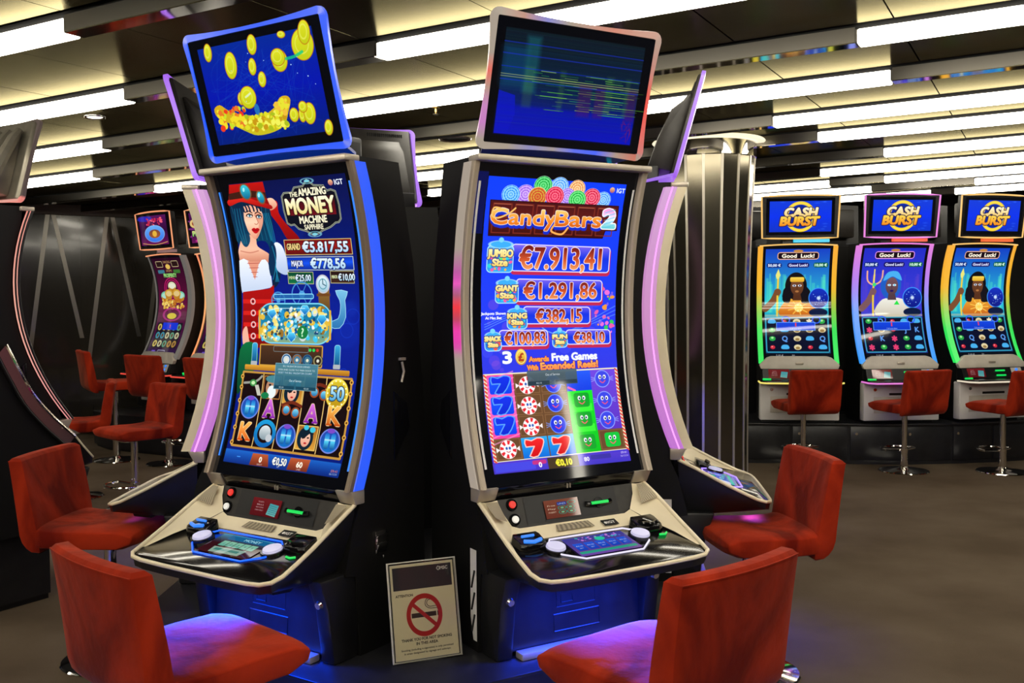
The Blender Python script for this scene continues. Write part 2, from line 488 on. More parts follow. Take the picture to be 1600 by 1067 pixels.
# lacquered wall on the left with chrome ribbons in zigzags
wl = MB().box((0, .06, 1.5), (7.6, .12, 3.0)).build('wall_left', M['wall'])
wl.location = (-5.30, 11.58, 0); wl.rotation_euler = (0, 0, math.atan2(.586, .81)); tag(wl, kind='structure')
tr = MB().box((0, -.03, 2.70), (7.6, .06, .12)).build('trim_1', M['fascia'], wl, bevel=.006); tag(tr, kind='structure')
bb = MB().box((0, -.012, .05), (7.6, .024, .1)).build('baseboard_left', M['chrome'], wl); tag(bb, kind='structure')
zz = []
for k in range(-4, 5):
    x0 = -.05 + .655 * k
    zz += [((x0 - .03, 2.65), (x0 - .27, .96)), ((x0 + .03, 2.65), (x0 + .31, 1.2))]
for (xa, za), (xb, zb) in zz:
    h = .024
    MB().add([(xa - h, -.004, za), (xa + h, -.004, za), (xb + h, -.004, zb), (xb - h, -.004, zb),
              (xa - h, .002, za), (xa + h, .002, za), (xb + h, .002, zb), (xb - h, .002, zb)],
             [(0, 3, 2, 1), (0, 1, 5, 4), (1, 2, 6, 5), (2, 3, 7, 6), (3, 0, 4, 7)]).build('chrome_ribbon', M['brushed'], wl)

# ceiling: dark metal panels between rows of light strips; rows as (offset, lit spans, label words)
ROWS = [(-8.9, [(-3, 0), (2, 5)]), (-7.85, [(-1.2, 1.6), (3.4, 5.4)]), (-6.8, [(-3.6, -1.4), (1.3, 4.2)]), (-5.75, [(-2.4, .6), (1.3, 4.2)]), (-4.7, [(-2.2, 4.2)]),
        (-3.65, [(-6.5, -3.6), (-1.8, 4.2)]), (-2.6, [(-6, -1.0), (.2, 9)]),
        (-1.61, [(-6, -1.24), (1.3, 9)]), (-.56, [(-4.6, -2.13), (-.41, 9)]), (.50, [(-6.4, -3.62), (-2.0, .10), (1.57, 7)]),
        (1.50, [(-7.2, -4.98), (-.2, 1.58)]), (2.56, [(-5.41, -3.9), (-2.7, -1.0), (.67, 5.5)]), (3.45, [(-3.1, -1.5), (.79, 5)]),
        (4.70, [(-3.6, -1.5), (1.09, 3.3)]), (5.82, [(-3.2, -1.3), (.33, 3.2)]), (6.90, [(-2.6, .21), (.78, 3.2)]), (7.85, [(-2.4, .5), (1.6, 3.2)]), (8.9, [(-.4, 1.04), (1.31, 3.2)])]
LIGHT_LABEL = {
    (-1.61, 0): 'thick glowing white ceiling strip cut by the top left corner of the picture',
    (-.56, 0): 'long glowing white ceiling strip above the ribbed black monitor back',
    (-.56, 1): 'broad glowing white ceiling strip running over the top of the flickering monitor',
    (.50, 0): 'short glowing ceiling strip touching the top edge of the ribbed monitor back',
    (.50, 1): 'glowing ceiling strip running between the two large tilted monitors',
    (.50, 2): 'bright ceiling strip in the top right corner of the picture',
    (1.50, 0): 'short glowing ceiling strip just above the dark wall, beside the ribbed monitor',
    (1.50, 1): 'glowing ceiling strip passing behind the edge-on violet monitor toward the column',
    (2.56, 0): 'short glowing ceiling strip over the left-hand row of far machines',
    (2.56, 1): 'glowing ceiling strip beyond the round ceiling vent, between the tall monitors',
    (2.56, 2): 'long ceiling strip ending near the column top, second below the corner strip',
    (3.45, 0): 'thin glowing ceiling strip next to the rear monitor with the violet edge',
    (3.45, 1): 'long ceiling strip starting just right of the column flange',
    (4.70, 0): 'thinner glowing ceiling strip low between the cabinets of the two tall machines',
    (4.70, 1): 'ceiling strip above the middle and right blue banner screens, nearer one',
    (5.82, 1): 'ceiling strip starting close beside the column just below its flange',
    (6.90, 0): 'thin ceiling strip above the leftmost blue banner screen',
    (6.90, 1): 'thin ceiling strip above the rightmost blue banner screen',
    (7.85, 0): 'thin distant ceiling strip directly over the leftmost blue banner screen',
    (7.85, 1): 'thin distant ceiling strip directly over the rightmost blue banner screen',
    (8.9, 0): 'short farthest ceiling strip showing over the middle blue banner screen',
}
far_panels = MB(); SEAM = .738
for i, (o, lit) in enumerate(ROWS):
    o2 = ROWS[i + 1][0] if i + 1 < len(ROWS) else o + 1.0
    wdt = o2 - .03 - (o + .09)
    pm = None
    for k in range(-13, 9):
        s0 = -1.955 + SEAM * k; sc = s0 + SEAM / 2; oc = o + .09 + wdt / 2
        P = CX @ Vector((sc, oc, 0))
        if abs(P.x) > 8.9 or not -6.9 < P.y < 16.8: continue
        bx, by, bz = SEAM / 2 - .004, wdt / 2, .02
        if P.y > 1.4 and abs(P.x) < .62 * P.y + 1.0:
            if pm is None:
                q = MB().add([(-bx, -by, 0), (bx, -by, 0), (bx, by, 0), (-bx, by, 0), (-bx, -by, bz), (bx, -by, bz), (bx, by, bz), (-bx, by, bz)],
                             [(0, 3, 2, 1), (4, 5, 6, 7), (0, 1, 5, 4), (1, 2, 6, 5), (2, 3, 7, 6), (3, 0, 4, 7)],
                             [(0, 0), (1, 0), (1, 1), (0, 1)] * 2)
                ob = q.build('ceiling_panel', M['panel'], ceil, smooth=0, fix=False); pm = ob.data
            else:
                ob = bpy.data.objects.new('ceiling_panel', pm); COL.objects.link(ob); ob.parent = ceil
            ob.location = (sc, oc, .024 + random.uniform(-.001, .001))
        else:
            far_panels.add([(sc - bx, oc - by, .024), (sc + bx, oc - by, .024), (sc + bx, oc + by, .024), (sc - bx, oc + by, .024)], [(0, 3, 2, 1)], [(0, 0), (1, 0), (1, 1), (0, 1)])
    MB().box((-.75, o + .05, .02), (20.5, .07, .03)).build('gap_spacer', M['gap'], ceil)  # black spacer standing in for the shadow gap above each strip
    # lit spans are lamps; the rest of the row is a brushed metal channel
    cuts = []; prev = -11.0
    for n, (a, b) in enumerate(lit):
        if a > prev: cuts.append((prev, a))
        prev = b
        P = CX @ Vector(((a + b) / 2, o, 0))
        lt = empty('ceiling_light'); lt.matrix_world = CX @ Matrix.Translation(((a + b) / 2, o + .0425, -.03))
        lb = LIGHT_LABEL.get((o, n))
        tag(lt, lb or 'glowing white light strip in the metal ceiling, outside the view', 'ceiling light', 'glowing ceiling light strips')
        MB().box((0, 0, 0), (b - a, .085, .07)).build('diffuser', M['strip'], lt, bevel=.008)
        for e in (-1, 1):
            MB().box((e * ((b - a) / 2 + .004), 0, .004), (.008, .08, .06)).build('end_cap', M['brushed'], lt)
    cuts.append((prev, 9.5))
    for a, b in cuts:
        if b - a < .05: continue
        ch = MB().box(((a + b) / 2, o + .0425, -.02), (b - a - .02, .085, .07)).build('metal_channel', M['brushed'], ceil, smooth=0)
        MB().box(((a + b) / 2, o + .045, -.058), (b - a - .02, .095, .005)).build('mirror_strip', M['chrome'], ch)
fp = far_panels.build('ceiling_panel_field', M['panel'], ceil, smooth=0, fix=False); tag(fp, kind='stuff')

def on_ceiling(name, label, cat, s, o):
    e = empty(name); e.matrix_world = CX @ Matrix.Translation((s, o, 0)); return tag(e, label, cat)
e = on_ceiling('round_vent', 'round dark recessed vent in the ceiling left of the flickering monitor', 'vent', -1.55, 1.97)
MB().lathe([(.10, 0), (.118, -.012), (.125, -.004), (.125, .0)], 28).build('rim', M['silver'], e)
MB().lathe([(.10, -.002), (.095, -.006), (.02, -.004)], 28).build('grille', M['gap'], e)
e = on_ceiling('ceiling_spotlight', 'small round lit spotlight in the ceiling above the ribbed black monitor back', 'spotlight', -2.9, -.13)
MB().lathe([(.05, 0), (.062, -.01), (.066, -.003), (.066, 0)], 24).build('rim', M['chrome'], e)
MB().lathe([(.048, -.002), (.044, -.006), (.01, -.007)], 24).build('lens', M['lamp_white'], e)
e = on_ceiling('sprinkler_head', 'small brass sprinkler head hanging from the ceiling between the two tall monitors', 'sprinkler', -1.02, .89)
MB().lathe([(.03, 0), (.03, -.006), (.008, -.008), (.007, -.03), (.004, -.04)], 14).build('body', mat('brass', (.6, .42, .15), .25, metal=1), e)
MB().lathe([(.004, -.04), (.022, -.042), (.022, -.045), (.004, -.047)], 14).build('deflector', M['chrome'], e)

# mirrored column
cl = empty('mirrored_column', (1.56, 7.9, 0))
tag(cl, 'round column of dark mirror facets with pale ribs and chrome collar, right of the tall machines', 'column')
NF = 16
prof = [(0.06, .315), (.5, .312), (1.2, .315), (1.8, .322), (2.3, .338), (2.74, .36)]
for k in range(NF):
    a0, a1 = 2 * math.pi * (k + .07) / NF + .1, 2 * math.pi * (k + .93) / NF + .1
    MB().grid([[(r * math.cos(a), r * math.sin(a), z) for a in (a0, a1)] for z, r in prof[::-1]]).build('mirror_panel', M['mirror_dark'], cl, fix=False, smooth=30)
    a = 2 * math.pi * k / NF + .1; h = math.pi / NF * .14
    MB().grid([[((r + dr) * math.cos(b), (r + dr) * math.sin(b), z) for b, dr in ((a - h, -.006), (a - h, .006), (a + h, .006), (a + h, -.006))] for z, r in prof[::-1]]).build('rib', M['rib'], cl, fix=False)
MB().lathe([(.36, 2.735), (.372, 2.74), (.372, 2.855), (.36, 2.86)], 48).build('chrome_collar', M['chrome'], cl)
MB().lathe([(.36, 2.86), (.43, 2.862), (.44, 2.872), (.43, 2.882), (.36, 2.882)], 48).build('flange', mat('glowing_enamel', (.75, .70, .55), .4, emis=(1, .9, .65), es=1.0), cl)  # flange is no lamp; its enamel gets a glow to look brightly lit
MB().lathe([(.33, 0), (.345, .005), (.345, .05), (.33, .06)], 48).build('base_ring', M['chrome'], cl)
# ------------------------------------------------------------------ pictures on the screens
def art_money():
    A = Art(600, 1120, (2, 3, 6))
    dp = [(63, 36), (574, 36), (566, 300), (562, 700), (553, 1078), (36, 1070), (34, 600), (44, 300)]
    A.poly(dp, ((4, 14, 70), (8, 30, 150), (6, 24, 110)))
    for i in range(9):
        A.ell(random.uniform(250, 560), random.uniform(60, 600), random.uniform(20, 70), None, (30, 80, 220), 0, .10, 14)
    for i in range(7):
        A.ell(random.uniform(440, 560), random.uniform(430, 1000), random.uniform(15, 40), None, (20, 60, 200), 0, .5, 1.2, 3)
    # red sleeve raised to the hat
    A.poly([(205, 118), (262, 108), (262, 150), (285, 190), (335, 248), (285, 250), (255, 200), (214, 140)], ((200, 20, 16), (130, 8, 10)), sm=4)
    A.poly([(200, 118), (225, 98), (250, 100), (262, 122), (240, 138), (215, 138)], ((250, 205, 175), (215, 140, 110)), sm=4)
    # hair behind
    A.poly([(48, 100), (130, 88), (215, 110), (225, 180), (214, 260), (236, 330), (222, 400), (190, 420), (196, 330), (178, 250), (60, 260), (42, 200)], ((10, 34, 60), (6, 60, 92), (8, 26, 56)), sm=5)
    for x in range(9):
        A.line([(50 + 20 * x, 118), (56 + 18 * x, 180), (48 + 20 * x, 245)], 3, (30, 120, 150), .55, 4)
    for x in range(4):
        A.line([(190 + 8 * x, 150), (206 + 6 * x, 250), (220 - 4 * x, 330), (205 + 5 * x, 400)], 4, (22, 130, 165), .7, 4)
    # neck, chest
    A.poly([(86, 220), (134, 236), (140, 268), (190, 300), (180, 330), (60, 330), (44, 300), (50, 268)], ((235, 170, 140), (245, 190, 160), (200, 120, 95)), sm=4)
    A.line([(56, 282), (100, 290), (140, 284)], 4, (190, 110, 90), .7, 4)
    # face
    A.poly([(100, 122), (150, 118), (184, 140), (186, 170), (170, 204), (140, 240), (118, 228), (98, 190), (94, 150)], ((236, 168, 138), (252, 206, 176), (225, 150, 120)), sm=5)
    A.poly([(150, 150), (162, 186), (140, 236), (170, 204), (186, 172), (184, 150)], (205, 120, 95), .55, 4)
    for ex, ey, w in ((126, 154, 13), (168, 160, 11)):
        A.line([(ex - w - 3, ey - 13), (ex, ey - 17), (ex + w + 2, ey - 9)], 3.5, (40, 16, 14), 1, 4)
        A.ell(ex, ey, w + 2, 7, (60, 24, 20), .15); A.ell(ex, ey + 1, w - 1, 4.5, (240, 240, 235), .15); A.ell(ex + 1, ey, 4.5, 4.5, (40, 120, 150)); A.ell(ex + 1, ey, 2, 2, (5, 5, 10))
        A.line([(ex - w - 2, ey + 1), (ex - 2, ey - 7), (ex + w + 3, ey - 1)], 3, (20, 6, 8), 1, 4)
    A.line([(152, 152), (160, 180), (150, 187), (143, 184)], 2.5, (170, 90, 70), .9, 4)
    A.poly([(124, 205), (136, 199), (143, 202), (153, 200), (160, 207), (146, 219), (134, 218)], (190, 12, 22), sm=4); A.line([(125, 206), (143, 208), (160, 207)], 1.6, (90, 0, 8))
    for x in (104, 118, 132, 150, 166, 180): A.line([(x - 6, 112), (x, 124), (x + 2, 138)], 7, (8, 28, 56), 1, 4)
    A.poly([(92, 112), (106, 118), (98, 170), (110, 236), (88, 268), (66, 250), (52, 180), (60, 120)], ((8, 34, 66), (10, 66, 98)), .95, 4)
    for x in range(3): A.line([(62 + 12 * x, 126), (58 + 14 * x, 190), (74 + 8 * x, 256)], 3, (30, 130, 160), .7, 4)
    # hat with goggles
    A.poly([(46, 88), (64, 38), (222, 38), (222, 92), (232, 132), (170, 122), (100, 100), (44, 112)], ((190, 18, 14), (120, 8, 8)), sm=0)
    A.poly([(42, 92), (110, 84), (180, 104), (234, 122), (230, 136), (160, 116), (100, 102), (44, 114)], ((230, 40, 28), (150, 12, 12)), sm=4)
    A.poly([(52, 70), (140, 62), (222, 76), (222, 96), (140, 88), (48, 92)], (60, 26, 16))
    for gx, gy, rx, ry in ((132, 68, 26, 30), (196, 92, 19, 25)):
        A.ell(gx, gy, rx, ry, (120, 84, 50), -.25); A.ell(gx, gy, rx - 5, ry - 5, ((60, 210, 225), (8, 90, 130)), -.25); A.ell(gx - 6, gy - 8, 5, 8, (190, 250, 250), .4, .8)
    # blouse and corset
    A.poly([(42, 318), (90, 322), (112, 352), (150, 318), (178, 330), (188, 410), (172, 424), (60, 438), (40, 430)], ((235, 240, 250), (190, 205, 230)), sm=2)
    A.poly([(216, 262), (250, 268), (268, 330), (266, 372), (236, 372), (212, 345)], ((235, 240, 250), (170, 190, 225)), sm=4)
    A.poly([(82, 322), (108, 392), (138, 324)], (225, 150, 125))
    for k in range(4): A.line([(80 + 7 * k, 330 + 17 * k), (138 - 6 * k, 330 + 17 * k)], 2, (170, 70, 60))
    A.poly([(46, 438), (172, 426), (196, 412), (186, 520), (178, 640), (60, 660), (36, 600)], ((175, 14, 14), (120, 6, 8)))
    for k in range(4):
        A.rect(44, 466 + 44 * k, 182, 482 + 44 * k, (210, 30, 24), 3); A.ell(92, 474 + 44 * k, 10, 10, (220, 190, 190), ring=5); A.ell(92, 474 + 44 * k, 4, 4, (30, 10, 30))
    A.poly([(40, 590), (60, 570), (72, 620), (88, 660), (70, 672), (44, 640)], (235, 175, 150), sm=4)
    A.poly([(30, 660), (90, 630), (120, 700), (60, 800), (34, 820)], ((10, 110, 60), (4, 60, 40)), sm=4)
    A.poly(smooth_pts([(186, 380), (214, 330), (222, 280), (208, 250), (196, 270), (180, 330)], 5), (8, 44, 80)); A.line([(206, 270), (214, 330), (194, 392)], 4, (24, 130, 165), .8, 4)
    # logo plate
    lg = [(318, 84), (340, 84), (352, 68), (390, 66), (412, 46), (436, 66), (476, 70), (486, 88), (520, 92), (522, 186), (498, 198), (474, 212), (440, 222), (402, 238), (372, 222), (338, 212), (322, 196), (292, 190), (290, 96)]
    A.poly(lg, (10, 12, 26), sm=2); A.line(np.vstack([smooth_pts(lg, 2), smooth_pts(lg, 2)[:1]]), 6, (190, 190, 150)); A.line(np.vstack([smooth_pts(lg, 2), smooth_pts(lg, 2)[:1]]), 2.5, (40, 60, 80))
    A.poly([(300, 108), (510, 104), (508, 170), (300, 164)], ((60, 10, 20), (110, 14, 26)))
    A.text('THE', 342, 92, 15, (230, 225, 190), 34, (20, 16, 20), 1, 1)
    A.text('AMAZING', 423, 86, 24, (245, 238, 205), 116, (20, 16, 20), 2, 1.2)
    A.text('MONEY', 404, 133, 52, ((255, 250, 225), (225, 205, 120)), 204, (30, 14, 14), 3, 3)
    A.text('MACHINE', 406, 182, 24, (245, 238, 205), 116, (20, 16, 20), 2, 1.2)
    A.text('SAPPHIRE', 404, 208, 17, (225, 220, 190), 80, (20, 16, 20), 1, .8)
    for x, y in ((412, 50), (404, 234)): A.ell(x, y, 26, 9, (120, 190, 205), 0, .8, 1, 3); A.ell(x, y, 12, 5, (120, 200, 215))
    A.text('IGT', 541, 62, 17, (235, 240, 250), 34, None, 0, .6); A.ell(508, 62, 10, 10, ((250, 210, 140), (150, 60, 90)))
    # jackpots
    A.rect(262, 248, 551, 305, ((90, 8, 14), (150, 24, 20), (60, 6, 12)), 2, k=.02); A.rect(262, 248, 551, 305, (205, 180, 110), 2, 1, 3, k=.02)
    A.text('GRAND', 302, 275, 22, (235, 205, 130), 58, (20, 8, 8), 2, 1, rot=.02)
    A.text('€5.817,55', 438, 280, 34, ((245, 250, 255), (150, 190, 225)), 192, (10, 10, 30), 2, 2, rot=.02)
    A.rect(263, 310, 551, 360, ((8, 30, 130), (20, 80, 230), (6, 24, 110)), 2, k=.02); A.rect(263, 310, 551, 360, (180, 190, 190), 2, 1, 3, k=.02)
    A.text('MAJOR', 310, 336, 20, (215, 220, 240), 50, (10, 10, 50), 2, 1, rot=.02)
    A.text('€778,56', 442, 339, 33, ((240, 248, 255), (140, 190, 235)), 146, (6, 10, 50), 2, 2, rot=.02)
    for x0, x1, c, t, w in ((262, 376, ((6, 60, 40), (20, 120, 70)), 'MINI', '€25,00'), (448, 548, ((30, 14, 14), (70, 40, 30)), 'MINOR', '€10,00')):
        A.rect(x0, 365, x1, 410, c, 2, k=.02); A.rect(x0, 365, x1, 410, (190, 185, 130), 2, 1, 2.5, k=.02)
        A.text(t, x0 + 18, 387, 11, (190, 200, 150), 24, None, 0, .4); A.text(w, x0 + 68, 389, 22, ((245, 250, 255), (160, 200, 225)), 68, (8, 16, 30), 2, 1)
    # clock, pipe, glass drum of gems
    A.rect(392, 418, 440, 520, ((150, 110, 50), (90, 60, 26)), 8); A.ell(414, 412, 30, 34, (190, 190, 200)); A.ell(414, 412, 25, 29, ((225, 240, 245), (150, 190, 210))); A.line([(414, 412), (414, 394)], 3, (20, 70, 90)); A.line([(414, 412), (426, 418)], 3, (20, 70, 90)); A.ell(414, 412, 16, 18, (40, 120, 140), 0, .7, 1, 3)
    A.rect(385, 446, 443, 456, (110, 66, 30), 2)
    A.poly([(466, 436), (516, 440), (504, 470), (506, 530), (480, 570), (440, 566), (440, 548), (474, 536), (484, 500), (482, 470)], ((120, 190, 225), (40, 110, 170)), sm=2, ol=(170, 225, 245), olw=2)
    for cx, cy, r in ((320, 448, 44), (212, 470, 30)): A.ell(cx, cy, r, r, (70, 150, 215), 0, .9, 1, 5); A.ell(cx, cy, r * .3, r * .3, (90, 170, 225), 0, .9); [A.line([(cx, cy), (cx + r * math.cos(t), cy + r * math.sin(t))], 3, (70, 150, 215), .9) for t in (0, 1.05, 2.1, 3.14, 4.2, 5.25)]
    A.rect(190, 446, 372, 466, (40, 110, 170), 8, .8); A.rect(190, 446, 372, 466, (140, 220, 245), 8, 1, 3)
    A.rect(116, 480, 448, 632, ((16, 90, 130), (24, 130, 170), (150, 170, 120)), 62); 
    A.speckle(134, 498, 430, 616, 90, [(220, 180, 60), (30, 140, 200), (60, 190, 230), (235, 215, 120), (200, 210, 215), (150, 110, 40), (20, 90, 160)], (8, 17))
    A.speckle(134, 498, 430, 616, 120, [(255, 235, 150), (140, 225, 250), (15, 60, 110), (240, 245, 250), (90, 60, 20)], (3, 8), .9)
    A.ell(320, 588, 24, 24, (20, 120, 60)); A.text('?', 320, 588, 30, (200, 240, 200), None, None, 0, 1)
    for gx, gy in ((270, 606), (180, 520), (330, 505), (404, 540)): A.poly([(gx - 20, gy), (gx - 10, gy - 16), (gx + 12, gy - 16), (gx + 21, gy), (gx, gy + 20)], ((90, 210, 245), (6, 80, 170)), ol=(180, 240, 255), olw=1.5)
    A.rect(116, 480, 448, 632, (120, 210, 235), 62, 1, 5); A.line([(130, 520), (200, 500), (330, 500)], 4, (220, 250, 255), .6)
    for x in (122, 440): A.line([(x, 510), (x, 610)], 9, (220, 170, 50)); 
    A.rect(126, 634, 412, 716, ((80, 50, 30), (50, 30, 20)), 6); A.rect(126, 634, 412, 716, (200, 150, 60), 6, 1, 5); A.rect(190, 640, 350, 662, (150, 190, 205), 6, .6, 2)
    for i, x in enumerate((252, 300, 346, 392)): A.ell(x, 690, 22, 22, ((200, 210, 215), (70, 120, 150), (60, 110, 130), (50, 40, 30))[i]); A.ell(x, 690, 17, 17, ((30, 90, 140), (150, 90, 40), (20, 60, 110), (150, 140, 90))[i], 0, 1, 1, 5); A.ell(x, 690, 6, 6, (220, 220, 200))
    for x in (356, 372, 388): A.ell(x, 652, 6, 6, (40, 210, 90) if x < 380 else (200, 50, 40))
    for x in (102, 474): A.rect(x - 13, 630, x + 13, 708, ((60, 170, 220), (10, 70, 120)), 10); A.rect(x - 13, 630, x + 13, 708, (180, 230, 240), 10, .8, 2); A.rect(x - 15, 700, x + 15, 716, (170, 175, 180), 3)
    A.rect(60, 714, 530, 734, ((240, 180, 60), (150, 90, 20)), 4, k=.012)
    # reels
    A.rect(52, 738, 546, 1020, (190, 140, 60), 6, k=.012); A.rect(60, 746, 538, 1012, (22, 8, 10), 3, k=.012)
    xs = [60, 154, 248, 343, 438, 536]
    for x in xs[1:-1]: A.line([(x, 748), (x - 2, 1014)], 4, (205, 160, 80)); A.line([(x, 748), (x - 2, 1014)], 1.5, (250, 220, 150))
    cx = [106, 200, 296, 389, 486]
    def tank(x, y): A.ell(x, y, 43, 43, (110, 130, 215)); A.ell(x, y, 38, 38, ((40, 60, 160), (14, 110, 190))); A.rect(x - 22, y - 26, x - 3, y + 28, ((20, 90, 190), (80, 200, 235), (10, 60, 130)), 8); A.rect(x + 4, y - 26, x + 23, y + 28, ((20, 90, 190), (80, 200, 235), (10, 60, 130)), 8); A.ell(x, y - 34, 16, 8, (120, 70, 190)); A.rect(x - 22, y - 6, x + 23, y, (180, 225, 240), 1, .8)
    def goggles(x, y): A.line([(x - 40, y - 14), (x, y - 26), (x + 42, y - 14)], 12, (110, 40, 22), 1, 4); A.ell(x - 20, y + 2, 20, 20, (150, 70, 36)); A.ell(x - 20, y + 2, 14, 14, ((140, 225, 245), (20, 90, 150))); A.ell(x + 22, y + 10, 20, 20, (150, 70, 36)); A.ell(x + 22, y + 10, 14, 14, ((140, 225, 245), (20, 90, 150)))
    def lady(x, y):
        A.rect(x - 44, y - 42, x + 44, y + 44, ((150, 90, 30), (220, 160, 60)), 3); A.rect(x - 44, y - 42, x + 44, y + 44, (220, 180, 90), 3, 1, 4)
        A.ell(x - 6, y + 4, 34, 40, (14, 34, 48)); A.ell(x - 4, y + 6, 20, 27, ((250, 205, 180), (220, 150, 125)), .1); A.poly([(x - 32, y - 20), (x + 8, y - 34), (x + 28, y - 12), (x + 10, y - 14), (x - 16, y + 6)], (12, 30, 44), sm=3)
        for q in (-11, 6): A.ell(x + q, y + 1, 5, 2.6, (30, 20, 20))
        A.ell(x - 3, y + 20, 6, 3, (180, 20, 30)); A.ell(x + 20, y - 28, 12, 10, (60, 190, 215)); A.ell(x - 8, y - 34, 11, 9, (60, 190, 215))
    def gun(x, y): A.line([(x - 42, y - 6), (x + 12, y - 14), (x + 38, y - 34)], 9, (150, 150, 140), 1, 3); A.ell(x, y - 8, 16, 13, (60, 140, 70)); A.ell(x, y - 8, 9, 7, (190, 230, 170)); A.poly([(x + 8, y), (x + 26, y - 2), (x + 44, y + 38), (x + 26, y + 38)], (190, 190, 175))
    gun(108, 790); lady(296, 806); goggles(410, 800)
    A.rect(158, 752, 240, 838, (170, 110, 50), 3, 1, 4); A.ell(200, 796, 30, 36, (180, 130, 100)); A.ell(198, 812, 20, 24, (225, 235, 235)); A.ell(200, 764, 34, 14, (70, 130, 140)); A.ell(188, 786, 6, 4, (20, 30, 40)); A.ell(212, 786, 6, 4, (20, 30, 40)); A.ell(170, 826, 18, 12, (20, 120, 70))
    A.ell(486, 802, 48, 54, ((235, 210, 60), (190, 150, 20))); A.ell(486, 802, 43, 49, (255, 240, 130), 0, .9, 1, 3); A.ell(486, 802, 36, 42, ((210, 185, 40), (180, 140, 20))); A.text('50', 487, 802, 46, ((225, 250, 255), (60, 150, 200)), 56, (12, 40, 80), 3, 2)
    for t in range(14): A.ell(486 + 39 * math.cos(t * .449), 802 + 45 * math.sin(t * .449), 3, 3, (255, 255, 210))
    def letter(t, x, y, c): A.text(t, x, y, 62, c, 52, (250, 225, 170), 2, 3); A.rect(x - 30, y + 27, x - 6, y + 34, c[1], 1); A.rect(x + 6, y + 27, x + 30, y + 34, c[1], 1)
    tank(108, 873); letter('A', 201, 873, ((225, 120, 225), (130, 40, 160))); goggles(297, 870); letter('A', 391, 878, ((225, 120, 225), (130, 40, 160))); letter('K', 488, 880, ((255, 200, 90), (190, 80, 20)))
    letter('K', 107, 962, ((255, 190, 90), (210, 80, 20)))
    A.ell(199, 963, 42, 42, ((30, 160, 215), (10, 80, 160)), ring=16); A.ell(199, 960, 26, 26, ((225, 230, 230), (120, 140, 150))); A.ell(220, 978, 14, 14, (190, 195, 200))
    tank(295, 965); lady(387, 962); tank(486, 966)
    for y in (760, 800, 850, 900, 950, 1005):
        for x in (54, 542): A.ell(x, y, 8, 9, (225, 170, 70)); A.ell(x, y, 4, 4, (90, 50, 20))
    # out of service box
    A.rect(204, 703, 396, 800, ((70, 130, 150), (36, 90, 112)), 2, .93); A.rect(204, 703, 396, 800, (130, 170, 180), 2, .8, 2)
    A.text('BILL VALIDATOR DOOR OPENED', 300, 714, 6, (225, 235, 240), 120); A.text('OPEN AND CLOSE THE MAIN DOOR TO', 300, 727, 6, (225, 235, 240), 165); A.text('RESET THE BILL VALIDATOR COUNT', 296, 738, 6, (225, 235, 240), 150)
    A.text('Out of Service', 300, 766, 8, (235, 245, 250), 54); A.rect(208, 786, 298, 798, (24, 66, 86)); A.rect(306, 786, 394, 798, (24, 66, 86)); A.text('€0,50', 240, 792, 6, (230, 240, 240)); A.text('€0,50', 352, 792, 6, (230, 240, 240))
    # credit bar
    A.rect(36, 1030, 552, 1078, ((30, 110, 210), (6, 30, 110)), 3, k=.012)
    A.poly([(166, 1036), (236, 1036), (248, 1078), (160, 1078)], ((190, 90, 50), (110, 40, 24))); A.poly([(338, 1036), (424, 1036), (418, 1078), (330, 1078)], ((190, 90, 50), (110, 40, 24)))
    A.text('0', 206, 1056, 18, (250, 245, 225), None, None, 0, 1); A.text('€0,50', 292, 1055, 24, (250, 250, 235), 62, (20, 20, 60), 1, 1); A.text('60', 381, 1057, 18, (250, 245, 225), None, None, 0, 1)
    for x, t in ((206, 'CREDIT'), (292, 'BET'), (381, 'LINES')): A.text(t, x, 1073, 5, (225, 225, 230))
    A.line([(96, 1054), (110, 1054)], 3, (70, 150, 240)); A.text('09:41', 530, 1064, 9, (230, 120, 100)); A.text('06/12/24', 528, 1074, 6, (200, 210, 230))
    return A

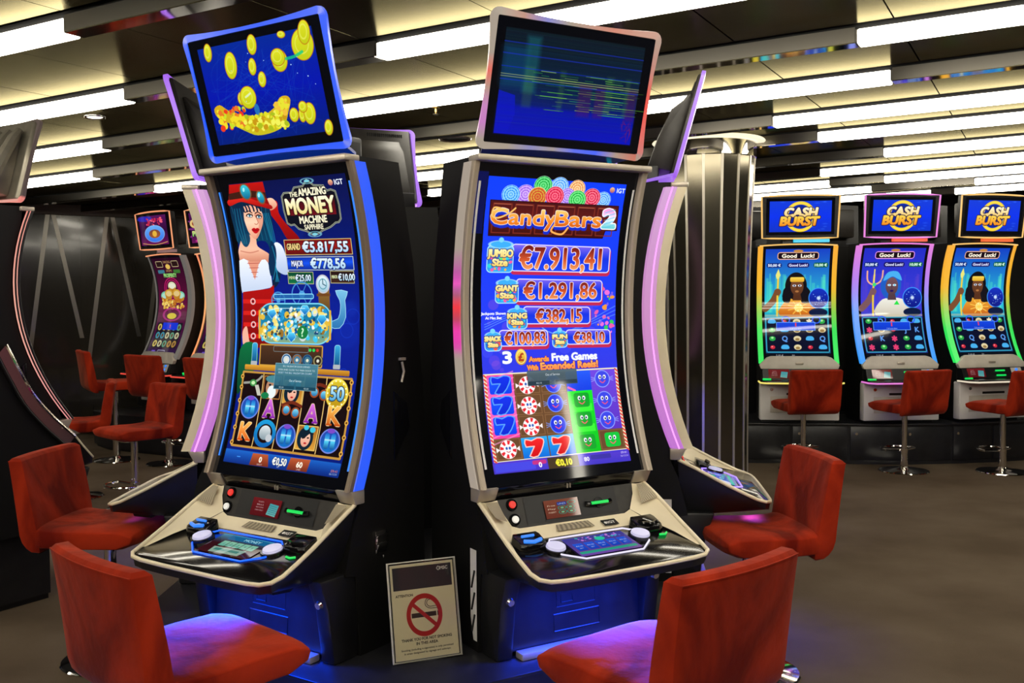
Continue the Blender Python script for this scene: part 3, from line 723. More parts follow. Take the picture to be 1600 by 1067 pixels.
def art_candy():
    A = Art(600, 1120, (2, 3, 6))
    A.poly([(42, 44), (558, 44), (562, 500), (555, 1076), (40, 1078), (48, 500)], ((6, 60, 250), (40, 60, 235), (70, 50, 200)))
    A.rect(0, 30, 40, 240, (2, 16, 120), 0, .6)
    for i in range(26): A.ell(random.uniform(50, 550), random.uniform(480, 730), random.uniform(6, 26), None, random.choice([(150, 80, 220), (90, 90, 250), (180, 90, 200)]), 0, .28, 2)
    A.speckle(480, 420, 550, 600, 34, [(230, 90, 170), (240, 150, 60), (50, 200, 90), (120, 90, 230), (230, 110, 210)], (4, 11))
    for k in range(3): A.line([(60, 560 + 9 * k), (200, 520 + 6 * k), (330, 600), (560, 500 + 16 * k)], 3, (110, 170, 255), .6, 8)
    def lolly(x, y, r, c, c2):
        A.ell(x, y, r, r, c); 
        for q in (.82, .56, .3): A.ell(x, y, r * q, r * q, c2, 0, .85, 1, r * .12)
        for t in range(12): A.line([(x, y), (x + r * math.cos(t * .523), y + r * math.sin(t * .523))], 1.5, c2, .7)
        A.ell(x, y, r, r, (255, 255, 255), 0, .5, 1, 2)
    for x, y, r, c, c2 in ((300, 66, 33, (70, 150, 240), (190, 225, 255)), (239, 66, 33, (20, 160, 60), (130, 240, 150)), (367, 70, 31, (220, 130, 60), (250, 230, 180)), (179, 99, 33, (150, 90, 220), (220, 190, 255)), (335, 99, 30, (140, 90, 220), (215, 190, 255)),
                           (127, 102, 32, (40, 140, 235), (170, 225, 255)), (475, 104, 29, (60, 140, 235), (180, 225, 255)), (429, 98, 33, (200, 20, 60), (255, 140, 160)), (224, 105, 34, (210, 170, 60), (200, 50, 40)), (287, 100, 34, (205, 16, 60), (255, 130, 150)), (374, 108, 33, (20, 170, 60), (140, 245, 150))): lolly(x, y, r, c, c2)
    ch = [(59, 124), (541, 124), (546, 214), (500, 216), (492, 244), (63, 246)]
    A.poly(ch, ((70, 14, 20), (100, 24, 18), (50, 8, 10)), ol=(40, 4, 10), olw=3)
    for x in range(6):
        for y in range(2): A.rect(70 + 78 * x, 132 + 57 * y, 138 + 78 * x, 182 + 55 * y, (130, 44, 30), 2, .85, 4); A.line([(74 + 78 * x, 136 + 57 * y), (132 + 78 * x, 136 + 57 * y)], 3, (190, 110, 80), .7)
    for t, x, w in (('Candy', 185, 236), ('Bars', 390, 176)):
        A.text(t, x + 2, 186, 52, (20, 50, 200), w, (20, 40, 190), 5, 2)
        A.text(t, x, 178, 52, ((255, 215, 130), (240, 140, 40), (200, 80, 20)), w, (255, 235, 215), 2, 2)
    A.line([(96, 150), (74, 150), (70, 176), (92, 184), (130, 166), (150, 148)], 6, (250, 190, 100), 1, 5); A.line([(300, 200), (290, 224), (330, 234), (352, 210)], 7, (250, 170, 80), 1, 5)
    A.text('2', 510, 172, 62, ((250, 120, 200), (230, 240, 255), (60, 190, 190)), 46, (245, 245, 255), 4, 5)
    for k in range(5): A.line([(492, 150 + 14 * k), (530, 138 + 14 * k)], 4, (90, 190, 230), .6)
    def bar(x0, y0, x1, y1, k=.022):
        A.rect(x0, y0 + 6, x1 + 3, y1 + 12, (190, 40, 80), 14, 1, k=k); A.rect(x0, y0, x1, y1, ((150, 110, 235), (20, 50, 220), (30, 70, 235)), 14, 1, k=k); A.rect(x0, y0, x1, y1, (235, 225, 250), 14, 1, 3.5, k=k)
    NUM = ((90, 10, 20), (200, 80, 40), (250, 190, 120))
    bar(150, 272, 530, 370, .012); A.text('€7.913,41', 338, 322, 74, NUM, 312, (250, 235, 240), 2.5, 2.5)
    bar(172, 396, 506, 480, .016); A.text('€1.291,86', 342, 440, 56, NUM, 280, (250, 235, 240), 2.2, 2)
    bar(200, 496, 459, 562, .02); A.text('€382,15', 336, 533, 46, NUM, 176, (250, 235, 240), 2, 1.8)
    bar(110, 580, 292, 640, .02); A.text('€100,83', 206, 612, 42, NUM, 150, (250, 235, 240), 1.8, 1.5)
    bar(360, 585, 539, 642, .02); A.text('€38,10', 453, 617, 38, NUM, 122, (250, 235, 240), 1.8, 1.5)
    def jar(x, y0, y1, hw, t):
        A.rect(x - hw, y0 + 24, x + hw, y1, ((120, 210, 250), (30, 110, 220), (60, 190, 240)), 16, .92); A.speckle(x - hw + 8, (y0 + y1) / 2, x + hw - 8, y1 - 8, int(hw * .6), [(40, 210, 220), (250, 90, 160), (250, 180, 60), (90, 230, 130), (250, 90, 70)], (4, 8))
        A.rect(x - hw, y0 + 24, x + hw, y1, (190, 240, 255), 16, .9, 3); A.ell(x, y0 + 24, hw * .86, 14, (60, 170, 240)); A.ell(x, y0 + 22, hw * .86, 13, (170, 225, 250), 0, .8, 1, 3); A.ell(x, y0 + 6, 9, 9, (120, 210, 250))
        h = (y1 - y0) * .2
        A.text(t, x, y0 + (y1 - y0) * .43, h, ((255, 250, 190), (235, 190, 80)), hw * 1.85, (60, 60, 120), 2.5, 2); A.text('Size', x, y0 + (y1 - y0) * .70, h * .95, ((255, 250, 190), (235, 190, 80)), hw * 1.1, (60, 60, 120), 2.5, 2)
    jar(111, 254, 376, 48, 'JUMBO'); jar(140, 390, 486, 43, 'GIANT'); jar(178, 494, 580, 38, 'KING'); jar(88, 578, 656, 31, 'SNACK'); jar(337, 580, 652, 30, 'FUN')
    A.text('Jackpots Shown', 92, 521, 9, (245, 245, 255), 88, None, 0, .5); A.text('At Max Bet', 92, 537, 9, (245, 245, 255), 58, None, 0, .5)
    A.text('3', 136, 680, 40, (250, 250, 255), 30, (60, 80, 210), 2, 2.5); A.ell(187, 680, 21, 29, ((245, 215, 90), (200, 140, 30))); A.ell(187, 680, 16, 23, (250, 235, 150), 0, 1, 1, 2); A.text('£', 187, 680, 26, (170, 60, 30), None, None, 0, 1.5)
    A.text('Awards', 253, 690, 17, (250, 150, 60), 74, (70, 30, 160), 1.5, 1.5); A.text('Free Games', 391, 686, 26, (240, 240, 255), 176, (70, 80, 220), 2, 2)
    A.text('With', 227, 720, 17, (250, 150, 60), 40, (70, 30, 160), 1.5, 1.5); A.text('Expanded Reels!', 369, 717, 24, ((255, 190, 90), (240, 110, 60)), 222, (90, 20, 120), 2, 2)
    A.text('IGT', 540, 68, 16, (235, 240, 250), 32, None, 0, .6); A.ell(505, 67, 10, 10, ((250, 210, 140), (150, 60, 90)))
    # reels
    A.rect(46, 735, 558, 1040, (235, 225, 190), 2); 
    for y in range(740, 1040, 14):
        A.line([(48, y), (56, y + 8)], 6, (220, 70, 60)); A.line([(548, y), (557, y + 8)], 6, (220, 70, 60))
    X = [57, 152, 250, 350, 447, 547]
    for i in range(5): A.rect(X[i], 740, X[i + 1], 1037, (104, 70, 42))
    for i in range(5):
        for j in range(4): A.rect(X[i] + 3, 742 + 74 * j, X[i + 1] - 3, 812 + 74 * j, (138, 98, 62), 2, .8, 3)
    A.rect(57, 740, 152, 962, ((240, 70, 160), (250, 110, 190), (240, 60, 150)))
    for k in range(11): A.line([(57, 760 + 22 * k), (152, 730 + 22 * k)], 5, (250, 150, 210), .6)
    def seven(x, y, c, edge): A.poly([(x - 32, y - 30), (x - 10, y - 24), (x + 12, y - 32), (x + 34, y - 26), (x + 30, y - 4), (x + 6, y + 30), (x - 24, y + 28), (x - 2, y - 4), (x - 32, y - 4)], c, sm=2, ol=edge, olw=4)
    for y in (776, 848, 918): A.rect(64, y - 30, 144, y + 32, ((30, 90, 250), (10, 60, 230)), 8); seven(106, y, ((20, 50, 235), (10, 40, 200)), (90, 160, 255))
    for x in (200, 300): A.rect(x - 47, 966, x + 49, 1037, ((40, 170, 240), (10, 100, 210))); seven(x, 1002, ((240, 40, 40), (200, 10, 20)), (250, 200, 190))
    def mint(x, y):
        A.ell(x, y, 30, 32, (250, 245, 245))
        for t in range(8): A.poly([(x, y), (x + 29 * math.cos(t * .785), y + 31 * math.sin(t * .785)), (x + 29 * math.cos(t * .785 + .4), y + 31 * math.sin(t * .785 + .4))], (225, 40, 50))
        A.ell(x, y, 16, 17, (250, 240, 240)); A.ell(x - 5, y - 4, 4, 5, (40, 90, 180)); A.ell(x + 6, y - 4, 4, 5, (40, 90, 180)); A.line([(x - 6, y + 6), (x, y + 10), (x + 7, y + 6)], 2, (180, 30, 40), 1, 3)
        for q in (-1, 1): A.poly([(x + q * 29, y), (x + q * 42, y - 9), (x + q * 42, y + 9)], (250, 235, 235))
    for x, y in ((201, 782), (200, 855), (198, 929), (103, 1000)): mint(x, y)
    def face(x, y, c, c2, sq=0):
        if sq: A.rect(x - 30, y - 26, x + 30, y + 26, c, 10)
        else:
            A.ell(x, y, 30, 32, c); A.ell(x, y, 29, 31, c2, 0, .9, 1, 3)
            for q in (-1, 1):
                for w in (-8, 0, 8): A.line([(x + q * 31, y + w * .5), (x + q * 44, y + w)], 2, c2)
        A.ell(x - 9, y - 7, 6, 8, (250, 250, 255)); A.ell(x + 9, y - 7, 6, 8, (250, 250, 255)); A.ell(x - 8, y - 6, 3, 4, (10, 20, 70)); A.ell(x + 8, y - 6, 3, 4, (10, 20, 70)); A.line([(x - 11, y + 7), (x, y + 15), (x + 11, y + 7)], 3.5, (240, 80, 110), 1, 4)
    for y in (783, 853, 929): face(299, y, (30, 50, 220), (110, 150, 255))
    A.rect(447, 740, 547, 962, ((110, 70, 220), (90, 50, 190)))
    for y in (775, 854, 928): face(493, y, (60, 70, 225), (150, 170, 255))
    A.rect(350, 740, 447, 814, ((40, 90, 240), (20, 60, 220))); A.line([(356, 800), (380, 812)], 8, (240, 90, 180)); 
    A.rect(350, 814, 447, 1037, ((20, 225, 40), (10, 190, 30)))
    for y in (888, 962): A.rect(362, y - 26, 440, y + 2, (70, 240, 60), 2, .8)
    for y in (848, 919, 1000): face(402, y, (10, 160, 40), (120, 250, 130), 1)
    face(500, 1000, (20, 190, 60), (120, 250, 130), 1)
    # message and credit bar
    A.rect(204, 731, 394, 786, ((80, 100, 110), (60, 80, 92)), 2, .94); A.text('Out of Service', 300, 748, 8, (235, 240, 245), 54); A.rect(206, 770, 286, 784, (40, 58, 70)); A.rect(310, 770, 392, 784, (40, 58, 70)); A.text('€0,10', 246, 777, 6, (220, 230, 235))
    A.rect(40, 1042, 556, 1078, ((90, 60, 200), (60, 50, 190)), 2, k=.01); A.rect(46, 1046, 190, 1074, (70, 70, 220), 3); A.rect(400, 1048, 480, 1064, (60, 50, 160), 3); A.rect(180, 1046, 232, 1060, (190, 50, 130), 6)
    A.rect(236, 1042, 352, 1080, (70, 54, 34)); A.text('€0,10', 296, 1062, 20, (240, 230, 60), 60, (60, 50, 10), 1.5, 1.5); A.text('0', 208, 1062, 16, (245, 240, 250), None, None, 0, 1); A.text('80', 384, 1060, 14, (240, 235, 250), None, None, 0, .6); A.text('09:41', 534, 1050, 8, (230, 225, 250)); A.text('06/12/24', 534, 1062, 6, (210, 205, 240))
    return A

def art_coins():
    A = Art(460, 330, (2, 3, 8))
    A.rect(30, 24, 430, 300, ((2, 40, 150), (2, 20, 170), (2, 30, 120)), 0)
    for i in range(40): A.line([(random.uniform(40, 420), random.uniform(30, 300)) for _ in range(3)], 2, (20, 80, 190), .25, 6)
    G = ((225, 225, 40), (190, 200, 20))
    for x, y, rx, ry in ((66, 38, 13, 24), (138, 84, 20, 36), (226, 40, 15, 26), (212, 98, 12, 22), (236, 136, 12, 20), (308, 96, 24, 28), (304, 86, 22, 22), (392, 66, 34, 40), (404, 36, 18, 30), (150, 178, 12, 17), (174, 178, 27, 30), (318, 244, 14, 18), (346, 246, 11, 20), (370, 246, 18, 28), (352, 226, 13, 14), (330, 30, 12, 8), (422, 290, 12, 20)):
        A.ell(x, y, rx + 2, ry + 2, (190, 110, 20), .15); A.ell(x, y, rx, ry, G, .15); A.ell(x - 2, y - 2, rx * .62, ry * .62, (240, 240, 110), .15, .6, 1, 3)
    A.line([(330, 94), (360, 92), (386, 84)], 8, (20, 200, 130), .8, 4); A.line([(166, 176), (184, 168)], 6, (230, 250, 230), .7)
    pile = [(42, 196), (66, 186), (92, 204), (130, 220), (170, 228), (200, 232), (214, 236), (236, 226), (260, 214), (282, 192), (306, 190), (316, 204), (300, 236), (280, 266), (240, 282), (180, 286), (140, 270), (92, 244), (50, 222)]
    A.poly(pile, ((215, 170, 30), (200, 190, 30)), sm=3)
    A.speckle(52, 200, 150, 255, 60, [(230, 120, 40), (235, 60, 30), (240, 220, 40), (200, 220, 40)], (4, 10)); A.speckle(140, 230, 290, 276, 90, [(225, 220, 40), (240, 240, 90), (200, 150, 20), (170, 190, 30)], (4, 10)); A.speckle(260, 200, 310, 236, 30, [(230, 225, 50), (240, 190, 60)], (4, 9))
    A.line([(128, 208), (142, 222)], 5, (230, 50, 30)); A.ell(196, 214, 9, 16, (40, 130, 190), 0, .8)
    A.speckle(40, 40, 420, 190, 14, [(180, 220, 255)], (1, 2))
    return A

def art_glitch():
    A = Art(460, 330, (3, 4, 8))
    A.rect(24, 26, 432, 306, ((10, 22, 30), (6, 30, 60), (4, 16, 190)), 0)
    A.rect(24, 70, 92, 180, (10, 80, 130), 10, .45, soft=24); A.rect(86, 40, 124, 190, (24, 100, 110), 0, .55, soft=14)
    A.poly([(24, 190), (70, 200), (76, 250), (60, 306), (24, 306)], (6, 20, 200), .8)
    A.rect(24, 226, 432, 306, (4, 14, 190), 0, .65, soft=10)
    rg = random.Random(3)
    for y in range(30, 300, 4): A.line([(24, y), (432, y)], 1.2, (rg.randint(10, 60), rg.randint(40, 110), rg.randint(60, 150)), rg.uniform(.05, .35))
    for y in range(128, 232, 6):
        for _ in range(4):
            x = rg.uniform(100, 390); A.line([(x, y), (x + rg.uniform(20, 110), y)], 2, rg.choice([(110, 200, 60), (60, 170, 90), (150, 190, 70), (40, 120, 60)]), rg.uniform(.3, .8))
    for x, w in ((90, 26), (190, 16), (330, 22), (390, 14)): A.rect(x, 120, x + w, 230, (120, 180, 60), 0, .16, soft=8)
    for x, w in ((250, 40), (300, 30), (400, 30)): A.rect(x, 150, x + w, 240, (110, 20, 90), 0, .35, soft=10)
    for y in (62, 92, 126, 160): A.line([(24, y), (432, y)], 2.5, (20, 50, 220), .6)
    for y in (146, 152): A.line([(24, y), (432, y)], 2, (190, 190, 110), .6)
    for k in range(24): A.line([(404 + rg.uniform(-12, 24), rg.uniform(236, 300)), (408 + rg.uniform(-12, 24), rg.uniform(236, 304))], 2, (150, 20, 90), .3)
    return A

def art_panel(a=True):
    A = Art(200, 130, (24, 8, 8))
    A.rect(0, 0, 200, 130, ((120, 30, 34), (90, 14, 20)) if a else ((130, 70, 50), (110, 50, 36)))
    if a:
        for k in range(4): A.text(('TICKETS', 'BILLS', 'NO COINS', 'CASH ONLY')[k], 58, 28 + 20 * k, 9, (230, 200, 200), 40 + 6 * k)
        A.poly([(124, 30), (186, 38), (176, 122), (112, 112)], ((70, 170, 180), (120, 200, 190)), .95); [A.line([(124, 46 + 14 * k), (176, 52 + 14 * k)], 3, (40, 110, 130)) for k in range(5)]
    else:
        for k, t in enumerate(('Free', 'Play', 'INSERT')): A.text(t, 40, 40 + 24 * k, 10, (240, 220, 190), 44)
        A.rect(74, 20, 130, 44, (30, 50, 140), 2); A.text('LINES', 102, 32, 12, (200, 220, 250), 44)
        for x in (100, 150):
            for y in (62, 92): A.ell(x, y, 22, 14, (60, 130, 110), 0, 1, 1, 4); A.ell(x, y, 10, 6, (110, 190, 140))
        for y in (30,): A.ell(160, y, 22, 12, (60, 130, 110), 0, 1, 1, 4)
    return A

def art_buttons(a=True):
    A = Art(320, 180, (20, 8, 16))
    if a:
        A.rect(0, 0, 320, 180, ((60, 150, 190), (50, 10, 20), (60, 14, 24))); A.rect(60, 8, 300, 46, (20, 100, 150), 6); A.text('MONEY', 210, 28, 20, (150, 220, 240), 100, (10, 40, 80), 1.5, 1)
        for k in range(5): A.rect(64 + 44 * k, 60, 104 + 44 * k, 108, ((140, 200, 170), (90, 170, 150)), 3); A.text('1 2 3 4 5'.split()[k], 84 + 44 * k, 84, 16, (20, 70, 80))
        A.poly([(60, 120), (260, 116), (250, 168), (70, 172)], (150, 190, 170), .9); A.rect(80, 130, 230, 150, (60, 130, 120), 3)
        A.poly([(130, 100), (180, 100), (160, 180), (110, 180)], (230, 240, 230), .45)
    else:
        A.rect(0, 0, 320, 180, ((60, 60, 150), (110, 70, 150))); A.speckle(60, 8, 290, 40, 40, [(60, 200, 170), (80, 120, 230), (200, 120, 220)], (3, 8)); A.ell(180, 40, 26, 18, (40, 200, 160))
        for k in range(5): A.rect(20 + 58 * k, 58, 70 + 58 * k, 128, ((40, 90, 220), (20, 60, 180)), 5); A.text('€0,10', 45 + 58 * k, 84, 10, (220, 230, 250), 34); A.text('BET', 45 + 58 * k, 106, 8, (200, 215, 245))
        A.rect(10, 138, 310, 160, (40, 160, 130), 4)
    return A

def art_banner():
    A = Art(256, 150, (2, 3, 8))
    A.rect(12, 12, 244, 138, ((20, 60, 210), (10, 50, 230), (14, 50, 190)))
    for k in range(20): A.ell(random.uniform(16, 240), random.uniform(16, 134), random.uniform(3, 14), 3, (60, 120, 250), 0, .3, 3)
    A.ell(128, 76, 52, 56, (245, 205, 40), ring=12); A.ell(128, 76, 44, 48, (12, 40, 150)); A.ell(128, 76, 52, 56, (255, 240, 140), 0, .8, 1, 2)
    A.text('CASH', 130, 58, 33, ((255, 250, 225), (235, 190, 90)), 120, (40, 24, 60), 3, 3, shear=.16); A.text('BURST', 126, 94, 33, ((255, 225, 90), (230, 120, 20)), 142, (40, 24, 60), 3, 3, shear=.16)
    return A

def art_luck(blue=False):
    A = Art(256, 440, (2, 3, 8))
    if blue: A.rect(10, 10, 246, 420, ((30, 40, 190), (60, 60, 210), (30, 40, 130)))
    else: A.rect(10, 10, 246, 420, ((16, 60, 190), (40, 190, 210), (10, 60, 110)))
    rg = random.Random(5)
    for k in range(22):
        x = rg.uniform(14, 230); h = rg.uniform(30, 90); A.rect(x, 190 - h, x + rg.uniform(6, 16), 250, (80, 60, 200) if blue else (80, 220, 190), 2, .4)
    A.rect(54, 22, 206, 50, (20, 6, 20), 10); A.rect(54, 22, 206, 50, (240, 180, 150) if not blue else (230, 150, 240), 10, 1, 3); A.text('Good  Luck!', 130, 36, 13, (255, 245, 220), 118, None, 0, 1); A.ell(130, 18, 18, 5, (190, 130, 60))
    A.rect(92, 62, 172, 80, (20, 14, 90), 8); A.text('Good Luck!', 132, 71, 9, (220, 225, 255), 68, None, 0, .6)
    A.rect(16, 62, 72, 80, (10, 40, 120), 8); A.text('50,00 €', 44, 71, 9, (230, 240, 255), 46, None, 0, .6); A.rect(188, 62, 242, 80, (10, 90, 70), 8); A.text('10,00 €', 215, 71, 9, (220, 255, 230), 44, None, 0, .6)
    sk = ((120, 84, 90), (80, 56, 66)) if blue else ((120, 74, 44), (84, 46, 26))
    A.line([(12, 236), (40, 208), (58, 172)], 24, sk[0], 1, 4)
    A.line([(60, 110), (56, 262)], 7, (235, 200, 60))
    if blue:
        A.line([(60, 150), (60, 90)], 5, (235, 210, 110)); A.line([(32, 96), (36, 132), (60, 146), (88, 130), (92, 94)], 6, (240, 170, 140), 1, 4); A.ell(62, 146, 7, 7, (60, 220, 120))
    else: A.poly([(60, 84), (68, 108), (62, 122), (54, 122), (50, 108)], (230, 225, 120))
    A.ell(58, 172, 13, 13, sk[0])
    A.poly([(66, 262), (84, 210), (120, 196), (170, 200), (196, 226), (206, 264)], ((235, 235, 225), (200, 190, 170)) if blue else ((235, 170, 50), (190, 90, 24)), sm=3)
    if not blue:
        A.ell(136, 232, 16, 16, (250, 235, 150)); [A.line([(136, 232), (136 + 40 * math.cos(t), 232 + 26 * math.sin(t))], 4, (250, 200, 80), .8) for t in np.arange(0, 6.2, .7)]
    else: A.poly([(150, 206), (160, 222), (138, 222)], (40, 220, 70))
    A.ell(126, 150, 40, 52, (30, 90, 190) if blue else (14, 12, 16))
    if not blue: A.poly([(90, 150), (164, 150), (186, 206), (150, 214), (140, 190), (112, 190), (100, 214), (76, 202)], (16, 14, 22), sm=3)
    A.poly([(118, 176), (142, 176), (148, 204), (114, 204)], sk[1]); A.ell(130, 152, 24, 33, sk)
    for q in (-10, 10): A.ell(130 + q, 148, 7, 4, (235, 240, 250)); A.ell(130 + q, 148, 3, 3, (20, 40, 80) if not blue else (80, 200, 250))
    A.ell(130, 170, 7, 4, (170, 110, 60) if not blue else (40, 20, 90)); A.line([(130, 150), (130, 162)], 3, sk[1])
    if not blue: A.rect(104, 116, 156, 134, ((250, 220, 90), (210, 150, 30)), 5)
    else: A.poly([(96, 130), (112, 100), (150, 98), (168, 130), (150, 124), (130, 116), (108, 128)], (70, 170, 235), sm=4)
    A.ell(210, 196, 36, 38, ((20, 50, 190), (10, 20, 120))); A.ell(210, 196, 36, 38, (60, 150, 250), 0, 1, 1, 3); A.ell(210, 196, 7, 7, (220, 240, 255), 0, .9, 5); A.speckle(184, 170, 236, 222, 16, [(160, 210, 255)], (1, 2))
    A.ell(208, 250, 34, 16, (10, 24, 60)); A.rect(10, 258, 246, 266, (200, 190, 160), 0, .5)
    A.rect(12, 268, 244, 400, (8, 14, 40), 4); A.rect(12, 268, 244, 400, (50, 150, 180), 6, 1, 4)
    A.rect(10, 402, 246, 420, (6, 10, 20)); A.text('5,00 €', 60, 411, 7, (230, 230, 230)); A.text('50', 110, 411, 7, (230, 230, 230))
    rg = random.Random(9 if blue else 4)
    for j in range(4):
        for i in range(5):
            x, y = 36 + 46 * i, 284 + 32 * j; t = rg.choice('cbrgps')
            if t == 'c': A.ell(x, y, 14, 10, (220, 205, 160)); A.ell(x, y + 3, 8, 5, (150, 120, 70))
            elif t == 'b': A.poly([(x - 14, y + 6), (x - 10, y - 8), (x + 10, y - 8), (x + 14, y + 6)], (70, 170, 230), sm=3)
            elif t == 'r': A.ell(x, y, 9, 7, (200, 40, 60)); A.ell(x - 2, y - 2, 3, 2, (250, 160, 160))
            elif t == 'g': A.ell(x, y, 12, 9, (40, 160, 70)); A.ell(x, y - 3, 5, 4, (160, 230, 150))
            elif t == 'p': A.text('K A Q J'.split()[rg.randint(0, 3)], x, y, 18, (90, 150, 230), None, None, 0, 1)
            else: A.text('*', x, y + 8, 30, (220, 60, 110) if blue else (235, 220, 190), None, None, 0, 2)
    for x, y in ((88, 278), (200, 278)): A.ell(x, y, 14, 12, (50, 90, 240), 0, 1, 1, 4)
    A.rect(52, 286, 196, 318, ((20, 70, 220), (10, 50, 190)), 2); A.rect(52, 286, 196, 318, (110, 170, 250), 2, 1, 2); A.text('!', 124, 296, 12, (240, 60, 80), None, None, 0, 1.5); A.text('Call attendant', 124, 311, 5, (230, 235, 250))
    return A

def art_prosper_top(face):
    A = Art(160, 190, (10, 4, 14))
    A.rect(8, 8, 152, 182, ((90, 20, 90), (50, 8, 60), (110, 20, 90)))
    if face:
        A.ell(40, 24, 40, 16, (30, 40, 200), 0, .8, 4); A.speckle(50, 24, 130, 64, 34, [(200, 40, 80), (240, 90, 120)], (3, 7))
        A.ell(84, 116, 52, 50, ((110, 180, 250), (50, 110, 230))); A.ell(84, 116, 30, 26, ((120, 70, 60), (170, 90, 40))); A.ell(84, 116, 12, 18, (240, 190, 60), 0, .9); A.ell(84, 116, 52, 50, (190, 225, 255), 0, .6, 1, 3)
        A.line([(16, 170), (80, 182), (146, 168)], 4, (240, 200, 80), .8, 4)
    else:
        for k in range(12): A.line([(84, 100), (84 + 90 * math.cos(k * .523), 100 + 90 * math.sin(k * .523))], 10, (170, 60, 170), .6)
        A.ell(30, 70, 22, 26, (220, 190, 120)); A.ell(30, 70, 12, 14, (150, 60, 40)); A.text('DANCING', 92, 40, 18, (240, 200, 110), 84, (50, 6, 40), 2, 1.5); A.ell(90, 68, 26, 14, (230, 190, 90)); A.text('DRUMS', 94, 90, 17, (240, 200, 110), 70, (50, 6, 40), 2, 1.5); A.text('PROSPERITY', 84, 128, 28, ((250, 230, 150), (90, 190, 90)), 136, (40, 6, 30), 2.5, 2); A.ell(84, 170, 60, 16, (220, 60, 160), 0, .7)
    return A

def art_prosper():
    A = Art(190, 400, (10, 4, 14))
    A.rect(8, 8, 182, 392, ((40, 6, 30), (100, 14, 60), (30, 8, 50)))
    for x in (26, 120): A.rect(x, 20, x + 40, 44, (40, 20, 20), 4); A.rect(x, 20, x + 40, 44, (220, 200, 150), 4, 1, 2); A.rect(x, 54, x + 40, 68, (60, 120, 140) if x < 60 else (60, 120, 50), 3)
    A.text('DANCING', 94, 24, 9, (240, 200, 110), 40); A.ell(94, 42, 14, 10, (230, 190, 90)); A.text('DRUMS', 94, 58, 8, (240, 200, 110), 34); A.text('PROSPERITY', 94, 76, 14, (150, 220, 120), 76, (30, 6, 20), 1.5, 1)
    for q in (1, .8): A.ell(94, 128, 46 * q, 42 * q, (210, 30, 110), 0, .9, 1, 4)
    for x, y, c in ((94, 118, (220, 220, 180)), (46, 156, (120, 200, 170)), (142, 156, (120, 200, 170)), (70, 148, (210, 160, 50)), (118, 148, (210, 160, 50))): A.ell(x, y, 24, 17, c); A.ell(x, y + 10, 20, 14, (190, 130, 40)); A.ell(x, y, 18, 11, lerp(c, (255, 255, 255), .4))
    A.speckle(30, 172, 158, 206, 60, [(220, 170, 60), (190, 110, 30), (240, 210, 110)], (4, 9)); A.ell(94, 230, 50, 24, (180, 40, 130), 0, .8, 1, 6); A.ell(94, 236, 28, 12, (210, 190, 60))
    A.rect(20, 262, 170, 360, (24, 16, 30), 3)
    rg = random.Random(2)
    for j in range(3):
        for i in range(5): A.ell(36 + 29 * i, 280 + 32 * j, 12, 13, rg.choice([(200, 180, 90), (90, 150, 120), (60, 140, 160), (170, 130, 60), (190, 190, 150)])); A.ell(36 + 29 * i, 280 + 32 * j, 5, 7, (90, 60, 40))
    A.rect(52, 262, 142, 290, (20, 50, 210), 2); A.text('!', 97, 276, 12, (240, 80, 90), None, None, 0, 1)
    A.rect(14, 364, 176, 388, (40, 10, 60), 3); A.rect(72, 368, 116, 384, (190, 190, 210), 3, 1, 2); A.rect(36, 370, 58, 382, (110, 80, 190), 3)
    return A

def art_sign():
    A = Art(430, 610, (232, 220, 186))
    A.rect(14, 16, 416, 164, ((36, 32, 44), (46, 42, 54)))
    A.text('MSC', 366, 44, 20, (235, 232, 225), 52, None, 0, 1.2)
    A.poly([(312, 44), (328, 26), (344, 44), (328, 62)], (225, 222, 216)); A.poly([(320, 44), (328, 35), (336, 44), (328, 53)], (60, 56, 66)); A.line([(312, 44), (344, 44)], 2, (60, 56, 66)); A.line([(328, 26), (328, 62)], 2, (60, 56, 66))
    A.text('ATTENTION', 84, 200, 15, (40, 34, 34), 116, None, 0, .4)
    A.rect(124, 320, 292, 350, (44, 40, 40)); A.rect(300, 320, 306, 350, (44, 40, 40)); A.rect(314, 320, 320, 350, (44, 40, 40))
    A.line([(320, 308), (314, 290), (288, 286), (250, 286), (232, 268), (238, 246), (258, 240)], 4, (44, 40, 40), 1, 5); A.line([(304, 308), (298, 300), (250, 298), (222, 276), (226, 244), (246, 230)], 4, (44, 40, 40), 1, 5)
    A.ell(212, 336, 108, 122, (190, 22, 26), ring=28); A.line([(132, 258), (292, 414)], 24, (190, 22, 26))
    A.text('THANK YOU FOR NOT SMOKING', 216, 486, 17, (36, 32, 32), 340, None, 0, .6); A.text('IN THIS AREA', 216, 514, 17, (36, 32, 32), 146, None, 0, .6)
    A.text('Smoking (including e-cigarettes) is only permitted', 216, 548, 11, (60, 54, 50), 352, None, 0, .2); A.text('in areas designated by signage and ashtrays.', 216, 570, 11, (60, 54, 50), 316, None, 0, .2)
    return A

IM = {}
for k, fn in dict(money=art_money, candy=art_candy, coins=art_coins, glitch=art_glitch, banner=art_banner, prosper=art_prosper, sign=art_sign).items(): IM[k] = fn().image(k)
IM['luck'] = art_luck().image('luck'); IM['luck2'] = art_luck(True).image('luck_blue')
IM['bill_a'] = art_panel(True).image('bill_a'); IM['bill_b'] = art_panel(False).image('bill_b')
IM['btn_a'] = art_buttons(True).image('btn_a'); IM['btn_b'] = art_buttons(False).image('btn_b')
IM['pt1'] = art_prosper_top(True).image('pt1'); IM['pt2'] = art_prosper_top(False).image('pt2')
for k, v in dict(money=1.15, candy=1.15, coins=1.05, glitch=1.0, banner=1.1, prosper=.95, luck=1.1, luck2=1.1, bill_a=.8, bill_b=.8, btn_a=.9, btn_b=.9, pt1=1.0, pt2=1.0).items(): M['s_' + k] = screen_mat('screen_' + k, IM[k], v)
